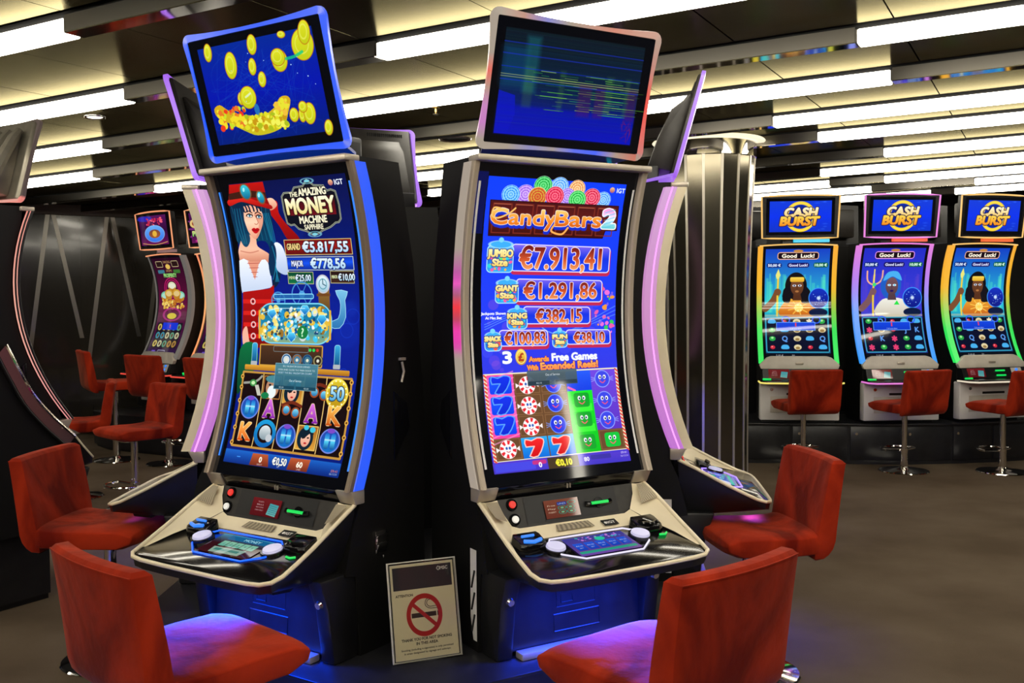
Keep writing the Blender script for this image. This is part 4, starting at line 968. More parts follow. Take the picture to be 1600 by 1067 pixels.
M['paper'] = print_mat('printed_sign', IM['sign'])
def badge_mat():
    A = Art(120, 60, (6, 6, 8)); A.ell(26, 30, 12, 12, (225, 225, 220)); A.text('IGT', 72, 30, 22, (235, 235, 230), 60, None, 0, 1)
    return print_mat('badge', A.image('badge'))
M['badge'] = badge_mat()
# ------------------------------------------------------------------ slot machines
BASE = .40
DOWN = Matrix.Translation((0, 0, -BASE))
def mul(c, k): return (c[0] * k, c[1] * k, c[2] * k)
BLUE = (0.0, .09, 1.0); VIOLET = (.42, .13, .95); PINK = (.75, .22, .72); PALE_GLOW = (.36, .30, .24)  # the pale tone is a faint glow standing in for unlit beige acrylic

ZT, ZB, YT, SAG = 2.145, 1.0, .03, .108
def curve(yt, sag):
    def cv(z):
        t = (ZT - z) / (ZT - ZB)
        return yt * (1 - t) + sag * 4 * t * (1 - t)
    return cv
ZS = [ZT + (ZB - ZT) * i / 18 for i in range(19)]

def slot_machine(loc, yaw, label, screen, top_screen, edge, edge_r, top_led, lamp, bill, btn, inner, group=None, ribbed=False, border=None, lamp_w=None, top_skirt=None, detail=True, cv=curve(YT, SAG), shift=0.0, led_w=.05, bez=.024, neon=None, seat_rot=-50):
    e = empty('slot_machine', (loc[0], loc[1], BASE), -yaw)
    tag(e, label, 'slot machine', group)
    def B(mb, name, m, parent=e, **k): return mb.build(name, m, parent, xf=DOWN, **k)
    # cabinet
    front = [(cv(z) + .014, z) for z in ZS]
    prof = [(.04 + shift, 2.168)] + front[1:-1] + [(.04, 1.0), (.06, .95), (.02, .86), (-.02, .70), (.03, .69), (.05, .44), (.05, BASE), (.42 + shift, BASE), (.42 + shift, 1.3), (.37 + shift, 1.8), (.29 + shift, 2.168)]
    cab = B(MB().prism(prof, -.358, .358), 'cabinet', M['black_side'])
    # side hatch, handle and latch on the flanks
    if detail:
        for sx in (-1, 1):
            x = sx * .358
            hm = MB(); hm.prism([(.245, 1.33), (.32, 1.28), (.335, 1.19), (.245, 1.07)], x - .001 * sx, x + .004 * sx)
            B(hm, 'side_handle', M['gloss_black'], bevel=.002)
            if sx > 0:
                lt = MB(); lt.tube([(x + .010, .285, 1.435), (x + .013, .292, 1.40), (x + .010, .282, 1.36)], .005, 6); lt.box((x + .005, .292, 1.445), (.012, .03, .010))
                B(lt, 'side_latch', M['silver'])
                hs = MB(); hs.box((x + .004, .16, .79), (.01, .06, .08)); hs.box((x + .010, .16, .812), (.006, .065, .012)); hs.box((x + .010, .16, .775), (.006, .06, .022)); hs.cyl((x + .01, .165, .735), (1, 0, 0), .006, .008, 8)
                B(hs, 'lock_hasp', M['chrome'], bevel=.002)
            else:
                v = B(MB().grid([[(x - .004, .052, z), (x - .004, .098 - .02 * (z < .5), z)] for z in (.77, .66, .52, .44)], uv=False), 'vent_panel', M['lightgrey'])
                for z in (.66, .58, .50):
                    B(MB().tube([(x - .006, .064, z + .035), (x - .006, .086, z - .03)], .004, 6), 'vent_slot', M['gap'], v)
    # curved screen
    g = MB().grid([[(-.3525 + .705 * i / 6, cv(z) - (.0), z) for i in range(7)] for z in ZS])
    B(g, 'screen', screen, fix=False)
    il = []
    for sx in (-1, 1):
        x = sx * .338
        B(MB().grid([[(x - .0045, cv(z) - .004, z), (x + .0045, cv(z) - .004, z)] for z in ZS[1:-1]]), 'inner_light', inner, fix=False)
    # bezel and outer light strips
    for sx, ed in ((-1, edge), (1, edge_r)):
        B(MB().grid([[(sx * x, cv(z) + dy, z) for x, dy in ((.3525, .006), (.355, -bez * .75), (.360, -bez), (.376, -bez), (.380, -bez * .75), (.380, .012))] for z in ZS]), 'bezel', border or M['bezel'], smooth=25)
        rows, cols = [], []
        for i, z in enumerate(ZS * 1):
            c = cv(z); rows.append([(sx * x, c + dy, z) for x, dy in ((.376, -.004), (.383, .002), (.385, led_w), (.36, led_w + .01))])
            cols.append([ramp(ed, i / 18)] * 4)
        rows2, cols2 = [], []
        for a, b, ca, cb in zip(rows, rows[1:], cols, cols[1:]):
            for k in range(3): rows2.append([lerp(p, q, k / 3) for p, q in zip(a, b)]); cols2.append([lerp(p, q, k / 3) for p, q in zip(ca, cb)])
        n = len(rows2)
        cols2 = [[ramp(ed, i / n)] * 4 for i in range(n)] + [cols[-1]]
        rows2.append(rows[-1])
        B(MB().grid(rows2, cols=cols2), 'edge_light', M['led'], smooth=25)
    if neon:
        for sx in (-1, 1): B(MB().tube([(sx * .388, cv(z) + .02, z) for z in ZS], .004, 6), 'neon_line', neon)
    B(MB().box((0, .02 + shift, 2.156), (.758, .075, .022)), 'top_trim', M['silver'], bevel=.004)
    B(MB().prism([(-.006, .999), (.02, .951), (.06, .951), (.06, .999)], -.302, .302), 'chin', M['gloss_black'], bevel=.002)
    for sx in (-1, 1):
        B(MB().prism([(-.012, 1.0), (.016, .949), (.06, .949), (.06, 1.0)], min(sx * .302, sx * .380), max(sx * .302, sx * .380)), 'corner_bracket', M['silver'], bevel=.004)
    lg = MB(); lg.box((-.006, .0, .975), (.004, .006, .016)); lg.box((.006, .0, .975), (.004, .006, .016))
    B(lg, 'maker_mark', M['silver'])
    # player panel below the screen
    pv = [(-.298, .012, .951), (.298, .012, .951), (.294, .0, .925), (.282, -.012, .890), (.262, -.024, .864), (.232, -.031, .852),
          (-.232, -.031, .852), (-.262, -.024, .864), (-.282, -.012, .890), (-.294, .0, .925)]
    pm = MB(); pm.add(pv, [tuple(range(10))[::-1]]); pm.add([(x, y + .03, z - .012) for x, y, z in pv], [tuple(range(10))])
    pm.f += [(i, (i + 1) % 10, 10 + (i + 1) % 10, 10 + i) for i in range(10)]
    pan = B(pm, 'player_panel', M['dark_panel'], smooth=20)
    def onp(u, v, d=.003):      # u across, v down the panel 0..1, d proud of it
        y = .012 - .043 * v; z = .951 - .099 * v
        return Vector((u, y - d * .917, z + d * .40))
    PN = Vector((0, -.917, .40)).normalized()
    def quad_on(u0, v0, u1, v1, d): return MB().grid([[onp(u0, v0, d), onp(u1, v0, d)], [onp(u0, v1, d), onp(u1, v1, d)]])
    B(quad_on(-.195, .03, .21, .93, .002), 'bill_plate', M['black'], fix=False)
    B(quad_on(-.115, .24, .035, .86, .006), 'bill_screen', bill, fix=False)
    s = B(MB().cyl(onp(.125, .52, -.002), PN, .02, .010, 20), 'bill_slot', M['gloss_black'])
    s.scale = (1, 1, 1)
    sl = MB().tube([onp(.065, .52, .004), onp(.09, .56, .008), onp(.155, .56, .008), onp(.18, .52, .004)], .010, 8); B(sl, 'slot_mouth', M['gloss_black'], s)
    B(MB().tube([onp(.085, .54, .016), onp(.16, .54, .016)], .006, 8), 'slot_light', M['g_green'], s)
    for v, m in ((.22, M['g_red']), (.72, M['g_button'])):
        b = B(MB().cyl(onp(-.245, v, -.002), PN, .023, .009, 22, .021), 'button_ring', M['gloss_black'])
        B(MB().cyl(onp(-.245, v, .005), PN, .014, .008, 20, .012), 'push_button', m, b)
    # champagne surround: wings and shelf
    RIM = [(-.366, .024, .948), (-.369, -.05, .912), (-.370, -.12, .875), (-.370, -.19, .838), (-.369, -.26, .804), (-.366, -.32, .776), (-.356, -.36, .764), (-.325, -.382, .758), (-.27, -.39, .756), (-.14, -.393, .755)]
    INN = [(-.299, .010, .951), (-.292, -.006, .915), (-.262, -.028, .862), (-.310, -.10, .824), (-.338, -.20, .801), (-.350, -.30, .777)]
    OUT = [RIM[0], RIM[1], RIM[2], RIM[3], RIM[4], RIM[5]]
    sm_ = MB()
    for sx in (-1, 1):
        sm_.grid([[(sx * lerp(o, i, t)[0], lerp(o, i, t)[1], lerp(o, i, t)[2] - .004 * math.sin(math.pi * t)) for t in (0, .33, .66, 1)] for o, i in zip(OUT, INN)], uv=False)
    sh = [[(-.262, -.028, .861), (-.232, -.034, .851), (.232, -.034, .851), (.262, -.028, .861)], [(-.285, -.06, .842), (-.24, -.062, .835), (.24, -.062, .835), (.285, -.06, .842)], [(-.312, -.10, .823), (-.25, -.10, .821), (.25, -.10, .821), (.312, -.10, .823)]]
    sm_.grid(sh, uv=False)
    sur = B(sm_, 'surround', M['cream'], smooth=40)
    for sx in (-1, 1):
        q = [[(-.352, .006, .944), (-.308, -.004, .945)], [(-.354, -.03, .926), (-.304, -.026, .918)], [(-.352, -.072, .903), (-.296, -.052, .882)]]
        B(MB().grid([[(sx * x, y - .005, z + .005) for x, y, z in r] for r in q], flip=sx > 0), 'speaker', M['perf'], fix=False)
    B(MB().grid([[(-.09, -.050, .849), (.05, -.050, .849)], [(-.10, -.082, .834), (.06, -.082, .834)]]), 'speaker', M['perf'], fix=False)
    rimL = RIM + [(-x, y, z) for x, y, z in RIM[::-1]]
    B(MB().tube(rimL, .0075, 8), 'rim', M['cream'])
    # deck
    DK = [(-.31, -.098), (-.338, -.2), (-.352, -.30), (-.352, -.34), (-.33, -.372), (-.27, -.383), (.27, -.383), (.33, -.372), (.352, -.34), (.352, -.30), (.338, -.2), (.31, -.098)]
    dz = lambda y: .825 + .224 * (y + .085)
    dm = MB(); n = len(DK)
    dm.add([(x, y, dz(y)) for x, y in DK] + [(x, y, dz(y) - .03) for x, y in DK], [tuple(range(n)), tuple(range(2 * n - 1, n - 1, -1))] + [(i, (i + 1) % n, n + (i + 1) % n, n + i) for i in range(n)])
    B(dm, 'button_deck', M['gloss_black'], bevel=.003)
    def ond(u, y, d=0.0): return Vector((u, y - .22 * d, dz(y) + d))
    DN = Vector((0, -.22, .975)).normalized()
    B(MB().grid([[ond(-.125, -.135, .003), ond(.135, -.135, .003)], [ond(-.125, -.268, .003), ond(.135, -.268, .003)]]), 'touch_screen', btn, fix=False)
    hexp = [(-.19, -.155), (-.165, -.122), (.155, -.122), (.19, -.15), (.215, -.185), (.19, -.235), (.125, -.285), (-.12, -.285), (-.185, -.235), (-.21, -.19)]
    B(MB().tube([ond(x, y, .004) for x, y in hexp], .0034, 6, closed=True), 'border_light', lamp['tube'])
    for sx in (-1, 1):
        bt = B(MB().cyl(ond(sx * .183, -.19, 0), DN, .044, .010, 28, .042), 'play_button', M['gloss_black'])
        B(MB().cyl(ond(sx * .183, -.19, .008), DN, .036, .010, 28, .033), 'button_cap', M['g_lilac'], bt)
    for sx in (-1, 1):
        x0 = sx * .255
        sp = [(x0 - .062, -.115), (x0 - .055, -.10), (x0 + .055, -.10), (x0 + .062, -.115), (x0 + .058, -.165), (x0 + .035, -.178), (x0 - .035, -.178), (x0 - .058, -.165)]
        b = MB(); k = 8
        b.add([(x, y, dz(y)) for x, y in sp] + [(x0 + (x - x0) * .86, y * .96 - .004, dz(y) + .022 + .12 * (y + .178)) for x, y in sp], [tuple(range(k)), tuple(range(2 * k - 1, k - 1, -1))] + [(i, (i + 1) % k, k + (i + 1) % k, k + i) for i in range(k)])
        rd = B(b, 'reader_pod', M['gloss_black'], bevel=.003)
        tm = MB().tube([ond(x0 - .035, -.150, .027), ond(x0, -.162, .027), ond(x0 + .035, -.150, .027)], .007, 6)
        if sx < 0: tm.tube([ond(x0 - .03, -.125, .032), ond(x0 + .02, -.125, .032)], .005, 6)
        B(tm, 'reader_light', M['g_ice'] if sx < 0 else M['gloss_black'], rd)
    B(MB().tube([ond(.262, -.205, .003), ond(.285, -.21, .004), ond(.30, -.198, .003)], .004, 6), 'ticket_light', M['g_green'])
    B(MB().grid([[(.10, -.058, .8435), (.165, -.058, .8435)], [(.10, -.092, .8305), (.165, -.092, .8305)]]), 'maker_badge', M['badge'], fix=False)
    # belly under the deck, locks, side legs, kick panel
    r0 = [(x * .995, y, z - .006) for x, y, z in rimL]; r1 = [(x * .99, y * .985, z - .034) for x, y, z in rimL]
    r2 = [(x * .90, -.03 + (y + .03) * .74, .712 + max(0, (z - .76)) * .3) for x, y, z in rimL]; r3 = [(x * .82, -.02 + (y + .02) * .3, .695) for x, y, z in rimL]
    B(MB().grid([r0, r1, r2, r3], uv=False), 'belly', M['black'], smooth=40)
    for sx in (0, .62):
        lb = B(MB().prism([(-.30, .722), (-.29, .692), (-.21, .684), (-.18, .70), (-.18, .722)], -.075 + sx * .34, .075 + sx * .34), 'lock_box', M['black'], bevel=.006)
        B(MB().cyl((sx * .34 + .03, -.295, .708), (0, -1, -.1), .011, .016, 14, .009), 'lock', M['chrome'], lb)
    for sx in (-1, 1):
        lg = B(MB().prism([(-.14, .71), (-.10, .60), (-.075, .42), (-.075, BASE), (.05, BASE), (.05, .71)], min(sx * .285, sx * .352), max(sx * .285, sx * .352)), 'side_leg', M['black'], bevel=.012)
        B(MB().cyl((sx * .318, -.105, .62), (0, -1, -.2), .017, .014, 16, .012), 'knob', M['chrome'], lg)
    kp = B(MB().prism([(-.035, .70), (-.055, .42), (.05, .42), (.05, .70)], -.285, .285), 'kick_panel', M['plinth'])
    em = MB()
    for x, z, w, h in ((0, .60, .17, .11), (-.04, .625, .05, .03), (.05, .625, .03, .03), (-.04, .575, .05, .03), (.0, .49, .2, .06)):
        y = -.055 + (z - .42) * .0714 - .003
        em.tube([(x - w / 2, y, z - h / 2), (x + w / 2, y, z - h / 2), (x + w / 2, y + .006, z + h / 2), (x - w / 2, y + .006, z + h / 2)], .0025, 5, closed=True)
    B(em, 'embossed_outline', M['plinth'], kp)
    B(MB().box((0, -.085, .413), (.54, .05, .026)), 'foot_bar', M['silver'], bevel=.006)
    # lamps under the deck
    for nm, p, rot, sz, w in (('kick_light', (0, -.20, .685), (0, 0, 0), (.5, .10), .9), ('seat_light', (0, -.32, .712), (R(seat_rot), 0, 0), (.5, .05), 8.0)):
        ld = bpy.data.lights.new(nm, 'AREA'); ld.shape = 'RECTANGLE'; ld.size, ld.size_y = sz; ld.energy = (lamp_w or KICK) * w; ld.color = lamp['col']; ld.spread = R(150 if nm == 'kick_light' else 100)
        lo = bpy.data.objects.new(nm, ld); COL.objects.link(lo); lo.parent = e; lo.location = (p[0], p[1], p[2] - BASE); lo.rotation_euler = rot
    # topper monitor
    AX = Vector((0, -.268, .963)); NB = Vector((0, .963, .268))
    def tp(a, b, d=0.0): return Vector((a, .033 + shift, 2.19)) + AX * b + NB * d
    H = .4775; hw = .366
    def outline(hw, h0, h1, r, bow, m=7):
        out = []
        cs = [(hw - r, h1 - r, 0), (-hw + r, h1 - r, 1), (-hw + r, h0 + r, 2), (hw - r, h0 + r, 3)]
        for i, (cx, cy, q) in enumerate(cs):
            for j in range(5):
                a = math.pi / 2 * (q + j / 4); out.append((cx + r * math.cos(a), cy + r * math.sin(a)))
            nx, ny, _ = cs[(i + 1) % 4]
            a = math.pi / 2 * (q + 1); sx, sy = cx + r * math.cos(a), cy + r * math.sin(a); ex, ey = nx + r * math.cos(a), ny + r * math.sin(a)
            for j in range(1, m):
                t = j / m; out.append((sx + (ex - sx) * t - math.cos(a) * bow * 4 * t * (1 - t), sy + (ey - sy) * t - math.sin(a) * bow * 4 * t * (1 - t)))
        return out
    oo = outline(hw, 0, H, .035, .013); ii = outline(.338, .026, H - .026, .006, .0)
    n = len(oo); colr = [top_led(i / n) for i in range(n)]
    fr = MB()
    fr.add([tp(a, b, 0) for a, b in oo] + [tp(a, b, -.004) for a, b in ii] + [tp(a * .985, b, .016) for a, b in oo] + [tp(a, b, .016) for a, b in ii],
           [(i, n + i, n + (i + 1) % n, (i + 1) % n) for i in range(n)] + [(i, (i + 1) % n, 2 * n + (i + 1) % n, 2 * n + i) for i in range(n)] + [(2 * n + i, 2 * n + (i + 1) % n, 3 * n + (i + 1) % n, 3 * n + i) for i in range(n)],
           None, colr * 4)
    B(fr, 'topper_frame', M['led'], smooth=30)
    B(MB().grid([[tp(-.336, H - .028, -.002), tp(.336, H - .028, -.002)], [tp(-.336, .028, -.002), tp(.336, .028, -.002)]]), 'topper_screen', top_screen, fix=False)
    tb = MB(); 
    f_ = [(-.338, .016), (.338, .016), (.338, H - .016), (-.338, H - .016)]
    tb.add([tp(a, b, .004) for a, b in f_] + [tp(a * .94, b, .028) for a, b in f_], [(0, 1, 2, 3), (7, 6, 5, 4)] + [(i, 4 + i, 4 + (i + 1) % 4, (i + 1) % 4) for i in range(4)])
    bod = B(tb, 'topper_body', M['housing' if ribbed else 'dark_panel'], bevel=.006)
    hb = MB(); s_ = [(.026, .03), (.026, .39), (.045, .385), (.06, .35), (.10, .30), (.125, .16), (.135, .03)]
    hb.add([tp(-.25, b, d) for d, b in s_] + [tp(.25, b, d) for d, b in s_], [tuple(range(7)), tuple(range(13, 6, -1))] + [(i, (i + 1) % 7, 7 + (i + 1) % 7, 7 + i) for i in range(7)])
    B(hb, 'back_housing', M['housing' if ribbed else 'dark_panel'], bod, bevel=.012)
    if ribbed:
        for x in (-.26, -.17, -.08, .01, .10, .19):
            B(MB().tube([tp(x, .40, .055), tp(x, .34, .082), tp(x, .16, .13), tp(x, .05, .142)], [.02, .03, .034, .03], 8), 'back_rib', M['housing'], bod)
    else:
        vs = MB()
        for k in range(18): vs.box(tp(-.27 + .012 * k, .425, .028), (.005, .006, .02))
        B(vs, 'vent_slots', M['gap'], bod)
    sk = top_skirt or top_led(.5)
    skm = MB(); sv = [tp(-.33, .02, .012), tp(.33, .02, .012), Vector((.26, .20 + shift, 2.185)), Vector((-.26, .20 + shift, 2.185))]
    skm.add(sv + [v + Vector((0, 0, -.012)) for v in sv], [(0, 1, 2, 3), (7, 6, 5, 4)] + [(i, 4 + i, 4 + (i + 1) % 4, (i + 1) % 4) for i in range(4)], None, [sk] * 8)
    B(skm, 'topper_skirt', M['led'])
    nk = B(MB().box((0, .155 + shift, 2.20), (.52, .10, .11)), 'neck', M['black'], bevel=.01)
    B(MB().box((.275, .14 + shift, 2.195), (.02, .05, .07)), 'neck_light', M['g_cyan'] if edge is E_B else M['black'], nk)
    return e

def led_const(c, k=1.0):
    return [(0, mul(c, k)), (1, mul(c, k))]
def frame_blue(t):
    q = (t * 4) % 1.0; k = max(0, 1 - abs(q - .21) / .16)
    return lerp(mul(BLUE, .95), (.22, .27, .80), min(1, k * 1.0))
FR_B = [(0, (.42, .28, .22)), (.12, (.50, .22, .16)), (.145, (.62, .18, .12)), (.17, PALE_GLOW), (.195, PALE_GLOW), (.21, (.10, .14, .75)), (.222, PALE_GLOW), (.235, (.62, .12, .08)), (.25, PALE_GLOW), (.39, PALE_GLOW), (.415, (.85, .06, .04)), (.435, PALE_GLOW), (.455, (.55, .20, .50)), (.475, (.55, .16, .55)), (.495, PALE_GLOW),
        (.63, PALE_GLOW), (.645, (.05, .12, .80)), (.66, PALE_GLOW), (.685, (.03, .10, .9)), (.71, (.03, .10, .9)), (.725, PALE_GLOW), (.745, (.6, .10, .06)), (.77, PALE_GLOW), (.82, (.50, .22, .20)), (.87, (.75, .12, .10)), (.92, (.85, .06, .04)), (.95, (.55, .20, .16)), (1, (.42, .28, .22))]
def frame_pale(t): return ramp(FR_B, t)
def frame_violet(t):
    return lerp((.48, .22, .95), (.35, .10, .80), .5 + .5 * math.sin(t * 12.6))
def frame_red(t): return (.75, .20, .17) if .50 < t < .74 else (.04, .02, .02)

LP_BLUE = dict(tube=M['g_blue'], col=(0, .05, 1.0)); LP_WHITE = dict(tube=M['g_white'], col=(.01, .05, 1.0)); LP_VIO = dict(tube=M['g_violet'], col=(.07, .06, 1.0))
OFF = mat('dark_screen', (.004, .004, .005), .08)
E_B = [(0, PALE_GLOW), (.26, PALE_GLOW), (.34, (.5, .06, .35)), (.37, (.8, .08, .5)), (.40, (.3, .1, .2)), (.44, (.9, .02, .03)), (.48, (.5, .04, .08)), (.52, (.85, .03, .4)), (.57, (.7, .04, .4)), (.60, PALE_GLOW), (1, PALE_GLOW)]
slot_machine((-.872, 3.628), .5865, 'tall slot machine with blue edge lights and a red-hatted woman on its curved screen', M['s_money'], M['s_coins'], led_const(BLUE, .95), led_const(BLUE, .95), frame_blue, LP_BLUE, M['s_bill_a'], M['s_btn_a'], M['g_ice'], top_skirt=(0, .015, .16))
slot_machine((.206, 3.637), -.5365, 'tall slot machine with candy jars and euro prizes on its curved screen', M['s_candy'], M['s_glitch'], E_B, led_const(PALE_GLOW), frame_pale, LP_WHITE, M['s_bill_b'], M['s_btn_b'], M['white_print'], border=M['pale_bezel'], top_skirt=(.004, .006, .04))
PV = [(0, (.60, .30, .62)), (.5, (.58, .24, .52)), (1, (.52, .16, .62))]
NEON = glow('neon_pink', (.95, .35, 1.0), 1.3)
slot_machine((-1.423, 4.716), 1.558, 'side-on slot machine with a violet glowing edge, left of the red-hatted woman machine', M['s_money'], M['s_coins'], PV, PV, frame_violet, LP_VIO, M['s_bill_a'], M['s_btn_a'], M['g_violet'], lamp_w=.12, seat_rot=10, border=M['cream'], bez=.042, neon=NEON, top_skirt=(.30, .12, .75))
slot_machine((.793, 4.714), -1.466, 'side-on slot machine with a violet glowing edge, right of the candy machine', M['s_candy'], M['s_coins'], PV, PV, frame_violet, LP_VIO, M['s_bill_b'], M['s_btn_b'], M['g_violet'], lamp_w=.7, seat_rot=0, border=M['cream'], bez=.042, neon=NEON, top_skirt=(.30, .12, .75))
slot_machine((-.86, 5.68), 2.70, 'slot machine seen from behind between the tall machines, violet edge on its monitor', OFF, OFF, PV, PV, frame_violet, LP_VIO, OFF, OFF, M['g_violet'], lamp_w=3, top_skirt=(.42, .12, .7))
slot_machine((.26, 5.68), -2.70, 'slot machine hidden behind the candy machine, back to the viewer', OFF, OFF, PV, PV, frame_violet, LP_VIO, OFF, OFF, M['g_violet'], lamp_w=3)
RED = [(0, (.85, .30, .24)), (.5, (.9, .42, .32)), (1, (.8, .30, .30))]
lm = slot_machine((-2.80, 5.729), -2.6, 'slot machine at the left seen from behind, ribbed monitor back, thin red edge light', OFF, OFF, RED, RED, frame_red, LP_VIO, M['s_bill_a'], M['s_btn_a'], M['g_red'], ribbed=True, border=M['black'], lamp_w=.3, top_skirt=(.7, .3, .25), cv=curve(.21, .18), shift=.20, led_w=-.002)
for c in lm.children:
    if c.name.split('.')[0] in ('button_deck', 'surround', 'rim', 'belly', 'touch_screen', 'border_light', 'play_button', 'reader_pod', 'ticket_light', 'maker_badge', 'lock_box'): c.scale.y = .42
# chrome-edged bow with a dark red lit face beside that machine
bw = MB(); ch = MB(); ch2 = MB()
arc = [(-.375, .38, 1.42), (-.375, .31, 1.28), (-.375, .235, 1.145), (-.375, .14, 1.03), (-.375, .06, .95), (-.375, -.01, .885)]
arc = [tuple(p) for p in smooth_pts(arc, 4, False)]
bw.grid([[(x - .004, y - .006, z + .006), (x - .004, y + .03, z - .032)] for x, y, z in arc], cols=[[ramp([(0, (.05, .005, .008)), (.5, (.035, .004, .005)), (1, (.015, .003, .006))], i / len(arc))] * 2 for i in range(len(arc))])
br = bw.build('side_bow', M['led'], lm, xf=DOWN)
MB().tube([(x, y - .012, z + .014) for x, y, z in arc], .011, 8).build('chrome_edge', M['chrome'], br, xf=DOWN)
MB().tube([(x, y + .04, z - .034) for x, y, z in arc], .008, 8).build('chrome_edge', M['black'], br, xf=DOWN)

# ------------------------------------------------------------------ the other model: rows of smaller-looking machines far off
def cv2(z):
    t = (2.146 - z) / (2.146 - .985)
    return .11 * (1 - t) + .15 * 4 * t * (1 - t)
ZS2 = [2.146 + (.985 - 2.146) * i / 14 for i in range(15)]
def row_machine(loc, yaw, label, screen, top, edge, frame, deckc, neck, group=None, body='lightgrey', chin='grey', thick=.009):
    e = empty('slot_machine', (loc[0], loc[1], BASE), -yaw); tag(e, label, 'slot machine', group)
    def B(mb, name, m, parent=e, **k): return mb.build(name, m, parent, xf=DOWN, **k)
    prof = [(.10, 2.166)] + [(cv2(z) + .012, z) for z in ZS2[1:-1]] + [(.03, .985), (.03, .43), (.44, .43), (.44, 1.3), (.40, 2.166)]
    B(MB().prism([(y, z) for y, z in prof], -.36, .36), 'cabinet', M['black_side'])
    B(MB().box((0, .235, .415), (.70, .40, .03)), 'foot', M['black'])
    B(MB().grid([[(-.338 + .676 * i / 4, cv2(z), z) for i in range(5)] for z in ZS2]), 'screen', screen, fix=False)
    for sx in (-1, 1):
        rows, cols = [], []
        for i, z in enumerate(ZS2):
            c = cv2(z); rows.append([(sx * x, c + dy, z) for x, dy in ((.338, -.004), (.343, -.016), (.386, .006), (.384, .05), (.36, .055))]); cols.append([ramp(edge, i / 14)] * 5)
        B(MB().grid(rows, cols=cols), 'edge_light', M['led'], smooth=25)
    B(MB().tube([(-.375 + .75 * i / 10, .095, 2.150 + .014 * (1 - (i / 5 - 1) ** 2)) for i in range(11)], .008, 6, col=frame), 'top_light', M['led'])
    # chin plate with rounded shoulders
    cp = [(-.385, .975), (-.36, 1.0), (-.31, 1.045), (-.27, 1.058), (.27, 1.058), (.31, 1.045), (.36, 1.0), (.385, .975), (.37, .935), (-.37, .935)]
    cm = MB(); n = len(cp)
    yc = lambda z: -.035 + .35 * max(0, z - .95)
    cm.add([(x, yc(z), z) for x, z in cp] + [(x, yc(z) + .045, z) for x, z in cp], [tuple(range(n)), tuple(range(2 * n - 1, n - 1, -1))] + [(i, (i + 1) % n, n + (i + 1) % n, n + i) for i in range(n)])
    ck = B(cm, 'chin_plate', M[chin], bevel=.006)
    B(MB().box((0, -.028, .99), (.075, .012, .022)), 'chin_button', M['silver'], ck, bevel=.004)
    B(MB().prism([(-.03, .94), (-.075, .83), (.03, .83), (.03, .94)], -.355, .355), 'player_panel', M['black'])
    B(MB().grid([[(-.30, -.036, .93), (-.10, -.036, .93)], [(-.30, -.076, .845), (-.10, -.076, .845)]]), 'bill_screen', M['s_bill_a'], fix=False)
    for z, y in ((.905, -.05), (.86, -.07)): B(MB().tube([(.02, y - .004, z), (.12, y - .004, z)], .009, 6), 'slot_light', M['g_green'])
    B(MB().grid([[(.20, -.036, .93), (.32, -.036, .93)], [(.20, -.076, .845), (.32, -.076, .845)]]), 'card_reader', M['grey'], fix=False)
    for z, y in ((.91, -.047), (.87, -.066)): B(MB().cyl((.26, y, z), (0, -.9, .4), .014, .008, 12), 'push_button', M['g_ice'])
    dk = B(MB().prism_xy([(-.39, -.02), (-.39, -.20), (-.34, -.26), (.34, -.26), (.39, -.20), (.39, -.02)], .80, .832), 'button_deck', M['gloss_black'], bevel=.006)
    B(MB().tube([(-.392, -.03, .812), (-.392, -.20, .812), (-.342, -.263, .812), (.342, -.263, .812), (.392, -.20, .812), (.392, -.03, .812)], .009, 6, col=deckc), 'deck_light', M['led'], dk)
    B(MB().tube([(-.36, -.10, .838), (-.28, -.10, .838)], .01, 6), 'deck_button', M['g_green'], dk)
    lb = B(MB().box((0, .0, .615), (.76, .10, .37)), 'front_door', M[body], bevel=.012)
    B(MB().box((.0, -.052, .69), (.25, .008, .022)), 'ticket_slot', M['black'], lb)
    B(MB().cyl((-.27, -.05, .735), (0, -1, 0), .016, .01, 12), 'door_lock', M['chrome'], lb)
    B(MB().box((-.02, -.053, .585), (.52, .006, .16)), 'door_inset', M['grey'], lb, bevel=.003)
    # banner monitor with bowed top and bottom
    H0, H1 = 2.222, 2.636
    def P(u, z, d=0.0): return (u * (.36 + .012 * (z - H0) / .41), .02 + d - .05 * (z - H0) / .41, z)
    top_e = [P(u, H1 - .012 + .012 * (1 - u * u)) for u in np.linspace(-1, 1, 9)]; bot_e = [P(u, H0 - .0 - .006 * (1 - u * u)) for u in np.linspace(1, -1, 9)]
    lo = top_e + bot_e
    bb = MB(); n = len(lo)
    bb.add([(x, y, z) for x, y, z in lo] + [(x * .97, y + .07, z) for x, y, z in lo], [tuple(range(n)), tuple(range(2 * n - 1, n - 1, -1))] + [(i, (i + 1) % n, n + (i + 1) % n, n + i) for i in range(n)])
    bo = B(bb, 'topper_body', M['black'])
    B(MB().tube(lo, thick, 6, closed=True, col=frame), 'topper_frame', M['led'])
    B(MB().grid([[(-.325, -.036, H1 - .03), (.325, -.036, H1 - .03)], [(-.325, .010, H0 + .03), (.325, .010, H0 + .03)]]), 'topper_screen', top, fix=False)
    B(MB().box((0, .17, 2.42), (.5, .17, .30)), 'back_housing', M['dark_panel'], bo, bevel=.02)
    nk = B(MB().box((0, .20, 2.195), (.3, .16, .08)), 'neck', M['black'])
    B(MB().box((.12, .08, 2.196), (.34, .05, .03)), 'neck_light', mat('neck_led', (.1, .1, .1), .3, emis=neck, es=1.0), nk)
    return e
YG = [(0, (.95, .42, .03)), (.35, (.90, .46, .01)), (.55, (.25, .60, .05)), (.7, (.02, .75, .08)), (1, (.01, .80, .10))]
